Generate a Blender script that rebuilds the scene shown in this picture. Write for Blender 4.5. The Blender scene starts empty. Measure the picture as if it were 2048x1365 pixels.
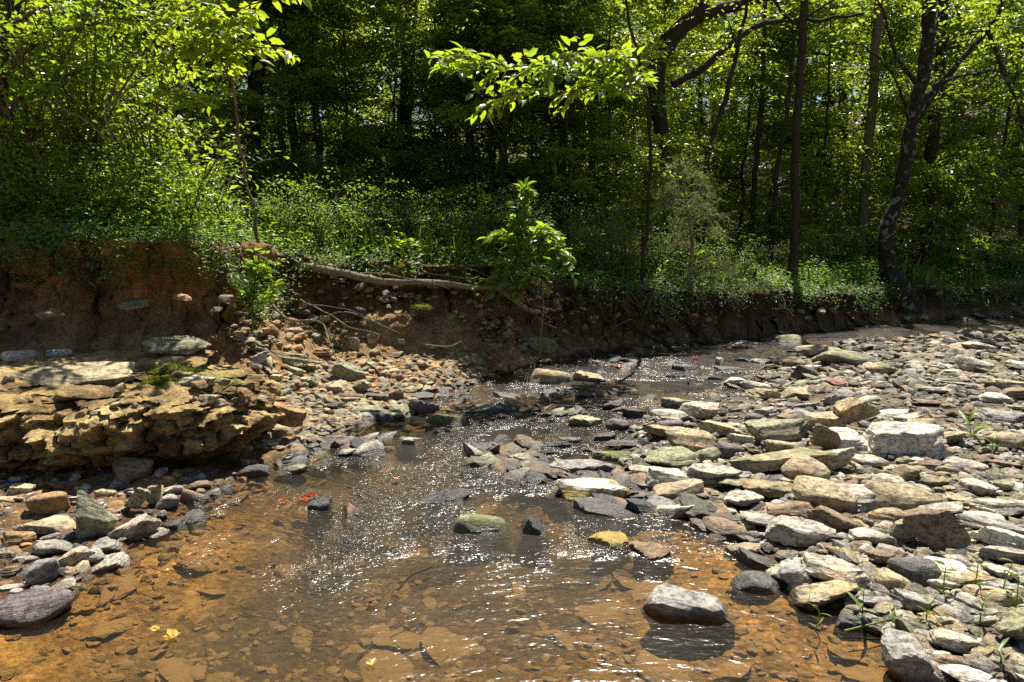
import bpy, bmesh, math
import numpy as np
from mathutils import Vector, Matrix
R = math.radians
sc = bpy.context.scene
# ------------------------------------------------------------------ camera
PITCH = 8.4; CAMH = 1.5; FPX = 1365.3
cd = bpy.data.cameras.new('camera'); cam = bpy.data.objects.new('camera', cd)
sc.collection.objects.link(cam); sc.camera = cam
cd.lens = 24; cd.sensor_width = 36; cd.clip_end = 1000; cd.clip_start = 0.05
cam.location = (0, 0, CAMH); cam.rotation_euler = (R(90 - PITCH), 0, 0)
# ------------------------------------------------------------------ sky, sun, exposure
SUN_EL, SUN_AZ = 62, 14            # degrees; azimuth clockwise from +Y (the view direction)
w = bpy.data.worlds.new("World"); sc.world = w; w.use_nodes = True
nt = w.node_tree
sky = nt.nodes.new('ShaderNodeTexSky'); sky.sky_type = 'NISHITA'; sky.sun_disc = False
sky.sun_elevation = R(SUN_EL); sky.sun_rotation = R(SUN_AZ)
bg = nt.nodes['Background']; bg.inputs[1].default_value = 0.05
nt.links.new(sky.outputs[0], bg.inputs[0])
sl = bpy.data.lights.new('sun', 'SUN'); sl.energy = 5.0; sl.angle = R(0.5); sl.color = (1, .945, .86)
so = bpy.data.objects.new('sun', sl); sc.collection.objects.link(so)
S = Vector((math.cos(R(SUN_EL)) * math.sin(R(SUN_AZ)), math.cos(R(SUN_EL)) * math.cos(R(SUN_AZ)), math.sin(R(SUN_EL))))
so.rotation_euler = S.to_track_quat('Z', 'Y').to_euler(); so.location = (0, 0, 30)
sc.view_settings.view_transform = 'Standard'; sc.view_settings.look = 'None'
sc.view_settings.exposure = 1.1; sc.view_settings.gamma = 1
cy = sc.cycles
cy.max_bounces = 6; cy.diffuse_bounces = 2; cy.glossy_bounces = 3; cy.transmission_bounces = 4; cy.transparent_max_bounces = 8
cy.sample_clamp_indirect = 4; cy.use_denoising = False
cy.caustics_reflective = False; cy.caustics_refractive = False
# ------------------------------------------------------------------ helpers
rng = np.random.default_rng(7)
cp, sp = math.cos(R(PITCH)), math.sin(R(PITCH))
def ray(u, v):
    dx = (u - 1024) / FPX; dz = -(v - 682.5) / FPX
    return np.array([dx, cp + dz * sp, -sp + dz * cp])
def P(u, v, Y):                      # point on the pixel's ray at depth Y
    d = ray(u, v); t = Y / d[1]
    return np.array([0, 0, CAMH]) + d * t
def proj(p):
    x, y, z = p[0], p[1], p[2] - CAMH
    c = y * cp - z * sp; up = y * sp + z * cp
    return 1024 + FPX * x / c, 682.5 - FPX * up / c, c
def hsh(ix, iy, iz, seed):
    h = (ix * 374761393 + iy * 668265263 + iz * 2147483647 + seed * 974711) & 0xffffffff
    h = ((h ^ (h >> 13)) * 1274126177) & 0xffffffff
    h = ((h ^ (h >> 16)) * 2246822519) & 0xffffffff
    return ((h ^ (h >> 15)) & 0xffffff) / float(0xffffff) * 2 - 1
def vnoise(p, seed=0):
    p = np.asarray(p, float); i = np.floor(p).astype(np.int64); f = p - i; f = f * f * (3 - 2 * f)
    r = 0
    for a in (0, 1):
        for b in (0, 1):
            for c in (0, 1):
                wgt = (f[:, 0] if a else 1 - f[:, 0]) * (f[:, 1] if b else 1 - f[:, 1]) * (f[:, 2] if c else 1 - f[:, 2])
                r = r + wgt * hsh(i[:, 0] + a, i[:, 1] + b, i[:, 2] + c, seed)
    return r
def fbm(p, o=4, seed=0, g=.5):
    p = np.asarray(p, float); r = 0; a = 1; s = 0
    for k in range(o):
        r = r + a * vnoise(p * (2 ** k) + k * 17.3, seed + k); s += a; a *= g
    return r / s
def fb2(x, y, f, o=4, seed=0):
    sh = np.shape(x); q = np.stack([np.ravel(x) * f, np.ravel(y) * f, np.zeros(np.size(x)) + seed * 3.1], 1)
    return fbm(q, o, seed).reshape(sh)
def sstep(a, b, x):
    t = np.clip((np.asarray(x, float) - a) / (b - a), 0, 1); return t * t * (3 - 2 * t)
def mk_mesh(name, V, F, mat=None, smooth=True, attrs=None, cols=None):
    """V (n,3); F: list of int arrays (m,3) or (m,4)"""
    me = bpy.data.meshes.new(name)
    if not isinstance(F, list): F = [F]
    F = [np.asarray(f, np.int32) for f in F if len(f)]
    V = np.asarray(V, np.float32)
    me.vertices.add(len(V)); me.vertices.foreach_set('co', V.ravel())
    nl = sum(f.size for f in F); nf = sum(len(f) for f in F)
    me.loops.add(nl); me.polygons.add(nf)
    me.loops.foreach_set('vertex_index', np.concatenate([f.ravel() for f in F]))
    tot = np.concatenate([np.full(len(f), f.shape[1], np.int32) for f in F])
    st = np.concatenate([[0], np.cumsum(tot)[:-1]]).astype(np.int32)
    me.polygons.foreach_set('loop_start', st); me.polygons.foreach_set('loop_total', tot)
    if smooth: me.polygons.foreach_set('use_smooth', np.ones(nf, bool))
    for k, a in (attrs or {}).items():
        at = me.attributes.new(k, 'FLOAT', 'POINT'); at.data.foreach_set('value', np.asarray(a, np.float32))
    for k, a in (cols or {}).items():
        at = me.attributes.new(k, 'FLOAT_COLOR', 'POINT')
        c4 = np.ones((len(V), 4), np.float32); c4[:, :3] = a; at.data.foreach_set('color', c4.ravel())
    me.update(calc_edges=True); me.validate()
    if mat: me.materials.append(mat)
    return me
def link(name, me, parent=None, loc=None):
    o = bpy.data.objects.new(name, me); sc.collection.objects.link(o)
    if parent: o.parent = parent
    if loc is not None: o.location = loc
    return o
def tag(o, label=None, cat=None, group=None, kind=None):
    if label: o['label'] = label
    if cat: o['category'] = cat
    if group: o['group'] = group
    if kind: o['kind'] = kind
    return o
def thing(name, label, cat, loc=(0, 0, 0), rz=0, group=None):
    o = link(name, None, None, loc); o.rotation_euler = (0, 0, rz)
    return tag(o, label, cat, group)
# ------------------------------------------------------------------ node helper
class N:
    def __init__(s, name):
        s.m = bpy.data.materials.new(name); s.m.use_nodes = True; s.t = s.m.node_tree
        for n in list(s.t.nodes): s.t.nodes.remove(n)
        s.out = s.t.nodes.new('ShaderNodeOutputMaterial')
    def n(s, t, **k):
        nd = s.t.nodes.new(t); ins = k.pop('i', {})
        for a, b in k.items(): setattr(nd, a, b)
        for a, b in ins.items():
            if isinstance(b, bpy.types.NodeSocket): s.t.links.new(b, nd.inputs[a])
            else: nd.inputs[a].default_value = b
        return nd
    def mix(s, f, a, b, mode='MIX'):
        nd = s.t.nodes.new('ShaderNodeMix'); nd.data_type = 'RGBA'; nd.blend_type = mode
        for k, x in ((0, f), (6, a), (7, b)):
            if isinstance(x, bpy.types.NodeSocket): s.t.links.new(x, nd.inputs[k])
            else: nd.inputs[k].default_value = x if k == 0 else ((*x, 1) if len(x) == 3 else x)
        return nd.outputs[2]
    def math(s, op, a, b=0.0, clamp=False):
        nd = s.t.nodes.new('ShaderNodeMath'); nd.operation = op; nd.use_clamp = clamp
        for k, x in ((0, a), (1, b)):
            if isinstance(x, bpy.types.NodeSocket): s.t.links.new(x, nd.inputs[k])
            else: nd.inputs[k].default_value = x
        return nd.outputs[0]
    def ramp(s, f, pts):
        nd = s.t.nodes.new('ShaderNodeValToRGB'); s.t.links.new(f, nd.inputs[0]); e = nd.color_ramp.elements
        while len(e) < len(pts): e.new(.5)
        for k, (p, c) in enumerate(pts): e[k].position = p; e[k].color = (*c, 1) if len(c) == 3 else c
        return nd.outputs[0]
    def noise(s, vec, scale, detail=4, rough=.55, dist=0.0):
        nd = s.n('ShaderNodeTexNoise', i={'Scale': scale, 'Detail': detail, 'Roughness': rough, 'Distortion': dist})
        if vec is not None: s.t.links.new(vec, nd.inputs['Vector'])
        return nd.outputs[0]
    def mapr(s, v, a, b, c=0., d=1.):
        nd = s.n('ShaderNodeMapRange', i={1: a, 2: b, 3: c, 4: d}); s.t.links.new(v, nd.inputs[0]); return nd.outputs[0]
    def bump(s, h, strength=.5, dist=.02, nrm=None):
        nd = s.n('ShaderNodeBump', i={'Strength': strength, 'Distance': dist, 'Height': h})
        if nrm is not None: s.t.links.new(nrm, nd.inputs['Normal'])
        return nd.outputs[0]
    def done(s, sh): s.t.links.new(sh, s.out.inputs[0]); return s.m
def scaled(s, vec, sx, sy, sz):
    nd = s.n('ShaderNodeMapping', i={'Scale': (sx, sy, sz)}); s.t.links.new(vec, nd.inputs[0]); return nd.outputs[0]

def rock_mat(name, use_attr=False, yellow=False):
    s = N(name)
    oi = s.n('ShaderNodeObjectInfo'); geo = s.n('ShaderNodeNewGeometry'); tc = s.n('ShaderNodeTexCoord')
    base = s.n('ShaderNodeAttribute', attribute_name='col').outputs[0] if use_attr else oi.outputs['Color']
    if use_attr: vec = geo.outputs['Position']
    else:
        add = s.n('ShaderNodeVectorMath', operation='MULTIPLY_ADD', i={1: (1, 1, 1)})
        s.t.links.new(tc.outputs['Object'], add.inputs[0])
        cmb = s.n('ShaderNodeCombineXYZ')
        r = s.math('MULTIPLY', oi.outputs['Random'], 37.0)
        for k in range(3): s.t.links.new(r, cmb.inputs[k])
        s.t.links.new(cmb.outputs[0], add.inputs[2]); vec = add.outputs[0]
    n1 = s.noise(vec, 7, 6, .6); n2 = s.noise(vec, 38, 5, .65, .3); n3 = s.noise(scaled(s, vec, 6, 9, 60), 2.2, 4, .6, .6)
    n4 = s.noise(vec, 150, 3, .7)
    f = s.ramp(n1, [(.32, (.5, .5, .52)), (.5, (.95, .95, .95)), (.68, (1.3, 1.25, 1.12))])
    c = s.mix(1.0, base, f, 'MULTIPLY')
    c = s.mix(s.mapr(n2, .48, .62), c, s.mix(1.0, c, (.4, .37, .35), 'MULTIPLY'))          # dark mineral blotches
    c = s.mix(s.mapr(n3, .52, .62, 0, .85), c, s.mix(1.0, c, (.42, .37, .33), 'MULTIPLY'))  # strata
    c = s.mix(s.mapr(n4, .56, .7, 0, .55), c, (.55, .52, .45))                              # pale specks
    iron = s.noise(vec, 4.1, 3, .5)
    c = s.mix(s.mapr(iron, .58, .72, 0, .5), c, s.mix(1.0, c, (1.15, .72, .38), 'MULTIPLY'))
    sep = s.n('ShaderNodeSeparateXYZ'); s.t.links.new(geo.outputs['Position'], sep.inputs[0])
    zz = s.math('ADD', sep.outputs[2], s.mapr(n1, 0, 1, -.025, .025))
    wet = s.mapr(zz, .015, .05, 1., 0.)
    algae = s.mapr(s.math('ADD', zz, s.mapr(iron, .3, .7, -.03, .03)), -.02, .008, 1., 0.)
    c = s.mix(wet, c, s.mix(1.0, c, (.3, .28, .27), 'MULTIPLY'))
    c = s.mix(s.math('MULTIPLY', algae, .8), c, (.24, .15, .05) if use_attr else (.15, .095, .02))
    wet = s.math('MULTIPLY', wet, s.math('SUBTRACT', 1.0, s.math('MULTIPLY', algae, .6)))
    if yellow:
        yb = s.mapr(s.math('ADD', zz, s.mapr(s.noise(vec, 14, 4, .6), .3, .7, -.03, .03)), .045, .065, 1., 0.)
        c = s.mix(yb, c, s.ramp(s.noise(vec, 50, 4, .7), [(.3, (.14, .085, .012)), (.65, (.4, .28, .035))]))
    # moss: alpha channel of the object colour says how mossy the stone is
    if not use_attr:
        mo = s.math('MULTIPLY', s.math('SUBTRACT', 1.0, oi.outputs['Alpha']), s.mapr(s.noise(vec, 9, 5, .7), .38, .56), True)
        sn = s.n('ShaderNodeSeparateXYZ'); s.t.links.new(geo.outputs['Normal'], sn.inputs[0])
        mo = s.math('MULTIPLY', mo, s.mapr(sn.outputs[2], -.1, .5), True)
        c = s.mix(mo, c, s.ramp(s.noise(vec, 60, 4, .7), [(.3, (.03, .045, .008)), (.7, (.16, .19, .025))]))
    rough = s.mapr(wet, 0, 1, .82, .34)
    h = s.math('ADD', s.math('MULTIPLY', n2, .55), s.math('ADD', s.math('MULTIPLY', n3, .7), s.math('MULTIPLY', n4, .22)))
    b = s.bump(h, .9, .018)
    p = s.n('ShaderNodeBsdfPrincipled', i={'Base Color': c, 'Roughness': rough, 'Normal': b, 'Specular IOR Level': .45})
    return s.done(p.outputs[0])
M_ROCK = rock_mat('stone'); M_ALG = rock_mat('algae_stone', False, True); M_GRAV = rock_mat('gravel_stone', True)

def earth_mat():
    s = N('earth'); geo = s.n('ShaderNodeNewGeometry'); vec = geo.outputs['Position']
    base = s.n('ShaderNodeAttribute', attribute_name='col').outputs[0]
    n1 = s.noise(vec, 5, 6, .65); n2 = s.noise(vec, 30, 6, .7, .4); n3 = s.noise(vec, 110, 4, .7)
    vo = s.n('ShaderNodeTexVoronoi', feature='F1', i={'Scale': 26.0, 'Randomness': 1.0}); s.t.links.new(vec, vo.inputs['Vector'])
    vo2 = s.n('ShaderNodeTexVoronoi', feature='F1', i={'Scale': 60.0}); s.t.links.new(vec, vo2.inputs['Vector'])
    c = s.mix(1.0, base, s.ramp(n1, [(.3, (.55, .5, .45)), (.7, (1.3, 1.25, 1.15))]), 'MULTIPLY')
    c = s.mix(1.0, c, s.ramp(n2, [(.3, (.45, .42, .4)), (.5, (1, 1, 1)), (.72, (1.6, 1.5, 1.3))]), 'MULTIPLY')
    pc = s.n('ShaderNodeSeparateColor'); s.t.links.new(vo2.outputs['Color'], pc.inputs[0])
    c = s.mix(s.mapr(pc.outputs[0], .6, .75, 0, .5), c, s.mix(1.0, c, (1.7, 1.6, 1.5), 'MULTIPLY'))
    sep = s.n('ShaderNodeSeparateXYZ'); s.t.links.new(vec, sep.inputs[0])
    wet = s.mapr(s.math('ADD', sep.outputs[2], s.mapr(n1, 0, 1, -.04, .04)), .01, .06, 1., 0.)
    under = s.mapr(sep.outputs[2], -.012, .004, 1., 0.)
    c = s.mix(s.math('MULTIPLY', wet, s.math('SUBTRACT', 1.0, under)), c, s.mix(1.0, c, (.4, .38, .36), 'MULTIPLY'))
    h = s.math('ADD', s.math('MULTIPLY', n2, .8), s.math('ADD', s.math('MULTIPLY', n3, .35), s.math('MULTIPLY', vo.outputs['Distance'], -.5)))
    p = s.n('ShaderNodeBsdfPrincipled', i={'Base Color': c, 'Roughness': s.mapr(wet, 0, 1, .9, .3), 'Normal': s.bump(h, 1.0, .03), 'Specular IOR Level': .3})
    return s.done(p.outputs[0])
M_EARTH = earth_mat()

def leaf_mat(name, dark, light, tdark, tlight, tr=.5, gloss=.45, spec=.5):
    s = N(name); a = s.n('ShaderNodeAttribute', attribute_name='rnd').outputs['Fac']
    oi = s.n('ShaderNodeObjectInfo')
    f = s.math('ADD', s.math('MULTIPLY', a, .55), s.math('MULTIPLY', oi.outputs['Random'], .45))
    c = s.ramp(f, [(0, dark), (.9, light), (1, tuple(x * 1.15 for x in light))]); t = s.ramp(f, [(0, tdark), (1, tlight)])
    p = s.n('ShaderNodeBsdfPrincipled', i={'Base Color': c, 'Roughness': gloss, 'Specular IOR Level': spec})
    tl = s.n('ShaderNodeBsdfTranslucent', i={'Color': t})
    mx = s.n('ShaderNodeMixShader', i={0: tr}); s.t.links.new(p.outputs[0], mx.inputs[1]); s.t.links.new(tl.outputs[0], mx.inputs[2])
    return s.done(mx.outputs[0])
M_LEAF = leaf_mat('forest_leaf', (.04, .085, .014), (.11, .18, .022), (.14, .28, .015), (.62, .7, .04), .5, .36, .8)
M_LEAFB = leaf_mat('bright_leaf', (.07, .13, .015), (.14, .2, .02), (.3, .46, .02), (.62, .72, .03), .55, .4)
M_LEAFN = leaf_mat('shrub_leaf', (.06, .12, .018), (.13, .19, .025), (.2, .38, .02), (.5, .62, .03), .5, .36, .6)
M_HERB = leaf_mat('herb_leaf', (.06, .12, .022), (.14, .22, .035), (.15, .33, .02), (.45, .6, .045), .45, .46, .5)
M_GRASS = leaf_mat('grass_blade', (.08, .14, .02), (.2, .28, .05), (.2, .36, .03), (.45, .55, .06), .45, .4)
M_CEDAR = leaf_mat('cedar_needle', (.08, .12, .04), (.24, .28, .1), (.12, .2, .03), (.34, .42, .1), .35, .6)
M_BROWNL = leaf_mat('dead_leaf', (.1, .045, .02), (.3, .14, .05), (.1, .04, .02), (.4, .15, .05), .35, .5)
M_REDL = leaf_mat('red_leaf', (.22, .03, .014), (.42, .11, .02), (.25, .03, .012), (.55, .15, .02), .35, .35)
M_YELL = leaf_mat('yellow_leaf', (.6, .36, .05), (.75, .5, .1), (.6, .35, .05), (.8, .5, .1), .35, .35)
M_MOSS = leaf_mat('moss_tuft', (.08, .1, .01), (.26, .27, .02), (.12, .16, .01), (.4, .42, .02), .35, .8, .1)

def bark_mat(name, a, b, lichen=0.):
    s = N(name); vec = s.n('ShaderNodeNewGeometry').outputs['Position']
    n1 = s.noise(scaled(s, vec, 1, 1, .22), 34, 6, .7, .4); n2 = s.noise(vec, 9, 5, .6, .6)
    c = s.ramp(n1, [(.3, a), (.7, b)])
    if lichen: c = s.mix(s.mapr(n2, .56, .6, 0, lichen), c, (.33, .33, .27))
    c = s.mix(s.mapr(s.noise(vec, 4, 4, .6), .52, .7, 0, .5), c, (.05, .07, .015))
    p = s.n('ShaderNodeBsdfPrincipled', i={'Base Color': c, 'Roughness': .9, 'Normal': s.bump(n1, 1., .03), 'Specular IOR Level': .2})
    return s.done(p.outputs[0])
M_BARK = bark_mat('dark_bark', (.018, .014, .01), (.075, .055, .035))
M_BARKL = bark_mat('lichen_bark', (.012, .01, .008), (.045, .036, .026), .5)
M_BARKP = bark_mat('pale_bark', (.07, .06, .04), (.22, .19, .12))
M_TWIG = bark_mat('twig_bark', (.09, .06, .035), (.25, .19, .12))
M_ROOT = bark_mat('root_bark', (.12, .09, .06), (.36, .29, .2))

def water_mat():
    s = N('creek_water'); vec = s.n('ShaderNodeNewGeometry').outputs['Position']
    rf = s.n('ShaderNodeAttribute', attribute_name='riffle').outputs['Fac']
    mp = s.n('ShaderNodeMapping', i={'Rotation': (0, 0, R(-52)), 'Scale': (1.0, 2.1, 1.0)}); s.t.links.new(vec, mp.inputs[0]); v2 = mp.outputs[0]
    a = s.noise(v2, 6, 2, .5, 1.0); b = s.noise(v2, 15, 2, .5, .8); c = s.noise(v2, 34, 1, .5, .3)
    hb = s.math('MULTIPLY', b, s.mapr(rf, 0, 1, .06, 1.0)); hc = s.math('MULTIPLY', c, s.mapr(rf, 0, 1, .03, .36))
    h = s.math('ADD', s.math('MULTIPLY', a, s.mapr(rf, 0, 1, .2, 1.25)), s.math('ADD', hb, hc))
    bp = s.bump(h, 1.0, .05)
    fr = s.n('ShaderNodeFresnel', i={'IOR': 1.33}); s.t.links.new(bp, fr.inputs['Normal'])
    tr = s.n('ShaderNodeBsdfTransparent', i={'Color': (.88, .78, .6, 1)})
    df = s.n('ShaderNodeBsdfDiffuse', i={'Color': (.115, .1, .075, 1)}); s.t.links.new(bp, df.inputs['Normal'])
    m0 = s.n('ShaderNodeMixShader'); mk = s.n('ShaderNodeAttribute', attribute_name='murk').outputs['Fac']; s.t.links.new(s.math('ADD', s.mapr(rf, 0, 1, .03, .16), s.math('MULTIPLY', mk, .16)), m0.inputs[0])
    s.t.links.new(tr.outputs[0], m0.inputs[1]); s.t.links.new(df.outputs[0], m0.inputs[2])
    gl = s.n('ShaderNodeBsdfGlossy', i={'Roughness': .2}); s.t.links.new(bp, gl.inputs['Normal'])
    m1 = s.n('ShaderNodeMixShader'); s.t.links.new(fr.outputs[0], m1.inputs[0])
    s.t.links.new(m0.outputs[0], m1.inputs[1]); s.t.links.new(gl.outputs[0], m1.inputs[2])
    return s.done(m1.outputs[0])
M_WATER = water_mat()

# ------------------------------------------------------------------ terrain
LS = np.array([(-6, -12), (-3, -4), (-2.6, -1), (-2.3, 1.2), (-2.0, 2.36), (-1.9, 2.8), (-1.88, 3.4), (-1.74, 4.14), (-1.53, 4.77), (-1.33, 5.45), (-.85, 6.5),
               (-.14, 7.7), (.83, 8.85), (2.3, 9.6), (4.7, 11.1), (7.2, 12.5), (10.3, 13.6), (16, 15), (30, 19), (90, 30)], float)
RS = np.array([(0.5, -12), (1.1, -4), (1.45, 0), (1.5, 1.6), (1.47, 2.1), (1.4, 2.4), (1.18, 2.75), (1.16, 3.39), (.82, 4.1), (.72, 4.6), (.85, 5.1), (1.1, 5.55), (1.55, 6.05), (2.5, 6.8),
               (3.0, 7.8), (4.7, 9.7), (8.6, 11.5), (15, 12.9), (30, 16.5), (90, 26)], float)
LIP = np.array([(-60, -10, 2.2, .9), (-14, 4.4, 1.6, .6), (-7, 6.0, 1.5, .55), (-4.7, 6.1, 1.5, .52), (-3.6, 6.2, 1.5, .52), (-2.72, 6.25, 1.48, .52), (-2.75, 7.0, 1.42, .6), (-2.6, 7.8, 1.33, .66), (-1.9, 8.15, 1.26, .66),
                (-1.1, 8.35, 1.2, .62), (-.1, 8.7, 1.13, .5), (.86, 9.4, .92, .2), (2.4, 10.0, .75, .03), (4.7, 11.45, .66, .0), (7.2, 12.9, .6, .05), (10.3, 14.1, .55, .1), (16, 15.7, .6, .1), (30, 20, .8, .2), (90, 31, 1, .2)], float)
def sdist(x, y, PL):
    best = np.full(x.shape, 1e9); sg = np.ones(x.shape); ex = [np.zeros(x.shape) for _ in range(PL.shape[1] - 2)]
    for k in range(len(PL) - 1):
        a, b = PL[k], PL[k + 1]; dx, dy = b[0] - a[0], b[1] - a[1]; L2 = dx * dx + dy * dy
        t = np.clip(((x - a[0]) * dx + (y - a[1]) * dy) / L2, 0, 1)
        d = np.hypot(x - a[0] - t * dx, y - a[1] - t * dy); c = dx * (y - a[1]) - dy * (x - a[0])
        m = d < best - 1e-9
        best = np.where(m, d, best); sg = np.where(m, np.where(c >= 0, 1., -1.), sg)
        for j in range(len(ex)): ex[j] = np.where(m, a[2 + j] * (1 - t) + b[2 + j] * t, ex[j])
    return best * sg, ex
def fields(x, y):
    x = np.asarray(x, float); y = np.asarray(y, float)
    jx = fb2(x, y, 1.6, 3, 5) * .10; jy = fb2(x, y, 1.6, 3, 9) * .10
    dl, _ = sdist(x + jx, y + jy, LS); dr, _ = sdist(x + jx, y + jy, RS); dr = -dr
    k = fb2(x, y, .9, 2, 4) * .3 + fb2(x, y, 3.2, 3, 14) * .2
    dp, (zl, zf) = sdist(x, y + k, LIP)
    return dl, dr, dp, zl, zf
def height(x, y, fine=True):
    x = np.asarray(x, float); y = np.asarray(y, float)
    dl, dr, dp, zl, zf = fields(x, y)
    n1 = fb2(x, y, 1.3, 4, 1); n2 = fb2(x, y, 6., 4, 2)
    zw = -.012 - np.minimum(.14, .16 * np.minimum(-dl, -dr)) + .03 * n1 + .012 * n2
    zr = .012 + .2 * (1 - np.exp(-np.maximum(dr, 0) / 1.6)) + .04 * n1 * sstep(0, .5, dr) + .012 * n2
    t = np.clip(dl, 0, None) / (np.clip(dl, 0, None) + np.clip(-dp, 0.001, None))
    zs = .012 + zf * t ** (1.15 + 1.3 * sstep(-1.5, -2.3, x)) * 1.0 + (.2 + .16 * sstep(-2, -2.8, x)) * sstep(-.95, -.35, dp) * sstep(2.5, 1.2, x) * sstep(.1, .6, dl) + .05 * n1 * sstep(0, .4, dl) + .03 * n2
    wall = sstep(-.42, 0.02, dp)
    # hill behind
    back = np.maximum(dp, 0)
    zt = zl + .12 * fb2(x, y, .8, 3, 44) * sstep(0, .5, dl) + .03 * back + .05 * n1 + .02 * n2 + .1 * np.maximum(0, y - 17) + .16 * np.maximum(0, x - 7) * sstep(16, 26, y) + .09 * np.maximum(0, y - 24)
    zt = np.minimum(zt, 14 + .0 * x)
    zl2 = np.where(dl > 0, zs * (1 - wall) + zt * wall, 0)
    z = np.where(dl > 0, zl2, np.where(dr > 0, zr, zw))
    return z
def hit(u, v, t0=1.5, t1=40):
    d = ray(u, v); ts = np.concatenate([np.arange(t0, 14, .02), np.arange(14, t1, .1)])
    X = d[0] * ts; Y = d[1] * ts; Z = CAMH + d[2] * ts
    h = np.maximum(height(X, Y), -.06); k = np.argmax(Z < h)
    if not (Z < h).any(): k = len(ts) - 1
    return np.array([X[k], Y[k], h[k]])
def axis(parts):
    out = []
    for a, b, s0, s1 in parts:
        n = max(2, int(round((b - a) / ((s0 + s1) / 2)))); t = np.linspace(0, 1, n, endpoint=False)
        out.append(a + (b - a) * (s0 * t + (s1 - s0) * t * t / 2) / ((s0 + s1) / 2))
    return np.concatenate(out)
def build_ground():
    xs = axis([(-90, -14, 8, 1.2), (-14, -5.2, 1.0, .06), (-5.2, 5.5, .032, .032), (5.5, 12, .035, .08), (12, 24, .15, 1.2), (24, 120, 2, 8)])
    ys = axis([(-40, -2, 6, .5), (-2, 1.8, .3, .04), (1.8, 10.5, .028, .036), (10.5, 15, .04, .08), (15, 45, .15, 1.0), (45, 160, 2, 10)])
    X, Y = np.meshgrid(xs, ys); Z = height(X, Y)
    dl, dr, dp, zl, zf = fields(X, Y)
    # overhang: push the upper part of the wall out over its foot
    band = sstep(-.55, -.25, dp) * (1 - sstep(.05, .35, dp)) * (dl > 0)
    f = sstep(-.3, 0, dp)
    g = np.gradient(dp, axis=0) / np.maximum(np.gradient(Y, axis=0), 1e-6); gx = np.gradient(dp, axis=1) / np.maximum(np.gradient(X, axis=1), 1e-6)
    L = np.hypot(g, gx) + 1e-6
    push = -(f - .45) * .34 * band
    X2 = X + gx / L * push; Y2 = Y + g / L * push
    q = np.stack([X.ravel(), Y.ravel(), Z.ravel()], 1)
    lump = fbm(q * 9, 4, 33).reshape(X.shape); l2 = fbm(q * 3, 3, 35).reshape(X.shape)
    cl = np.abs(fbm(q * 24, 3, 36)).reshape(X.shape)
    near = (1 - sstep(14, 20, Y)) * (dl > 0)
    X2 += (gx / L) * (-lump * .13 - l2 * .16) * near * sstep(-1, -.2, dp) * (1 - sstep(0, .3, dp)); Y2 += (g / L) * (-lump * .13 - l2 * .16) * near * sstep(-1, -.2, dp) * (1 - sstep(0, .3, dp))
    Z = Z + near * (cl * .035 + lump * .02) * sstep(0, .2, dl)
    bed = fbm(q * np.array([1.6, 1.6, 13]), 3, 38).reshape(X.shape); wb = sstep(-.6, -.3, dp) * (1 - sstep(0, .1, dp)) * near
    X2 += gx / L * bed * .17 * wb; Y2 += g / L * bed * .17 * wb
    V = np.stack([X2, Y2, Z], -1).reshape(-1, 3)
    ny, nx = X.shape; I = np.arange(ny * nx).reshape(ny, nx)
    F = np.stack([I[:-1, :-1], I[:-1, 1:], I[1:, 1:], I[1:, :-1]], -1).reshape(-1, 4)
    # colours of the ground; the right bank's colour also carries its shade
    def mixc(c, c2, m): return c * (1 - m[..., None]) + np.array(c2) * m[..., None]
    C = np.zeros(X.shape + (3,)) + np.array((.31, .21, .09))                       # stream bed
    nn = fb2(X, Y, 2.2, 4, 21); n3 = fb2(X, Y, 5, 4, 23)
    C = mixc(C, (.17, .115, .055), sstep(.1, .4, nn) * .7)
    C = mixc(C, (.5, .33, .12), sstep(.05, .3, n3) * .8 * (1 - sstep(2.8, 4.5, Y)))
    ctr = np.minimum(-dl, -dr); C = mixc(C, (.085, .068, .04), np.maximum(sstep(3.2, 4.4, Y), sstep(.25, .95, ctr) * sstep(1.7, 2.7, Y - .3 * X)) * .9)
    land = sstep(-.02, .05, dl)
    D = np.zeros_like(C) + np.array((.26, .165, .075)); D = mixc(D, (.36, .25, .11), sstep(0, .4, nn) * sstep(-2.2, 0, X))
    D = mixc(D, (.16, .085, .035), sstep(0, .3, n3) * .7)
    wl = sstep(-.42, -.15, dp); W_ = np.zeros_like(C) + np.array((.13, .07, .032)); W_ = mixc(W_, (.4, .19, .06), sstep(-5, -2, -X) * 0 + sstep(2.0, 3.4, -X) * .7); W_ = mixc(W_, (.06, .04, .022), sstep(-.15, .2, nn)); W_ = mixc(W_, (.36, .24, .11), sstep(.15, .35, n3) * .6 * sstep(1, -1, X)); W_ = W_ * (1 - .5 * sstep(-.5, 2, X))[..., None]  # bank face darkens towards the right, its shade put into the colour
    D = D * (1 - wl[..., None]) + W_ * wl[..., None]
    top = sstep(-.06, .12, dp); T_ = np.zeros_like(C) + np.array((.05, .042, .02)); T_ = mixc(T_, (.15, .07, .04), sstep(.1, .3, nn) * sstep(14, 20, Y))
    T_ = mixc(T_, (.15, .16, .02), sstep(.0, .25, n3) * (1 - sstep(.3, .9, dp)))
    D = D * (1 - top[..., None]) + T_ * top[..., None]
    C = C * (1 - land[..., None]) + D * land[..., None]
    bar = sstep(-.03, .08, dr) * (dl < 0); B_ = np.zeros_like(C) + np.array((.13, .105, .075))
    C = C * (1 - bar[..., None]) + B_ * bar[..., None]
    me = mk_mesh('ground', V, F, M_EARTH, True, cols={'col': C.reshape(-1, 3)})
    return tag(link('ground', me), kind='structure')
build_ground()
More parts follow.
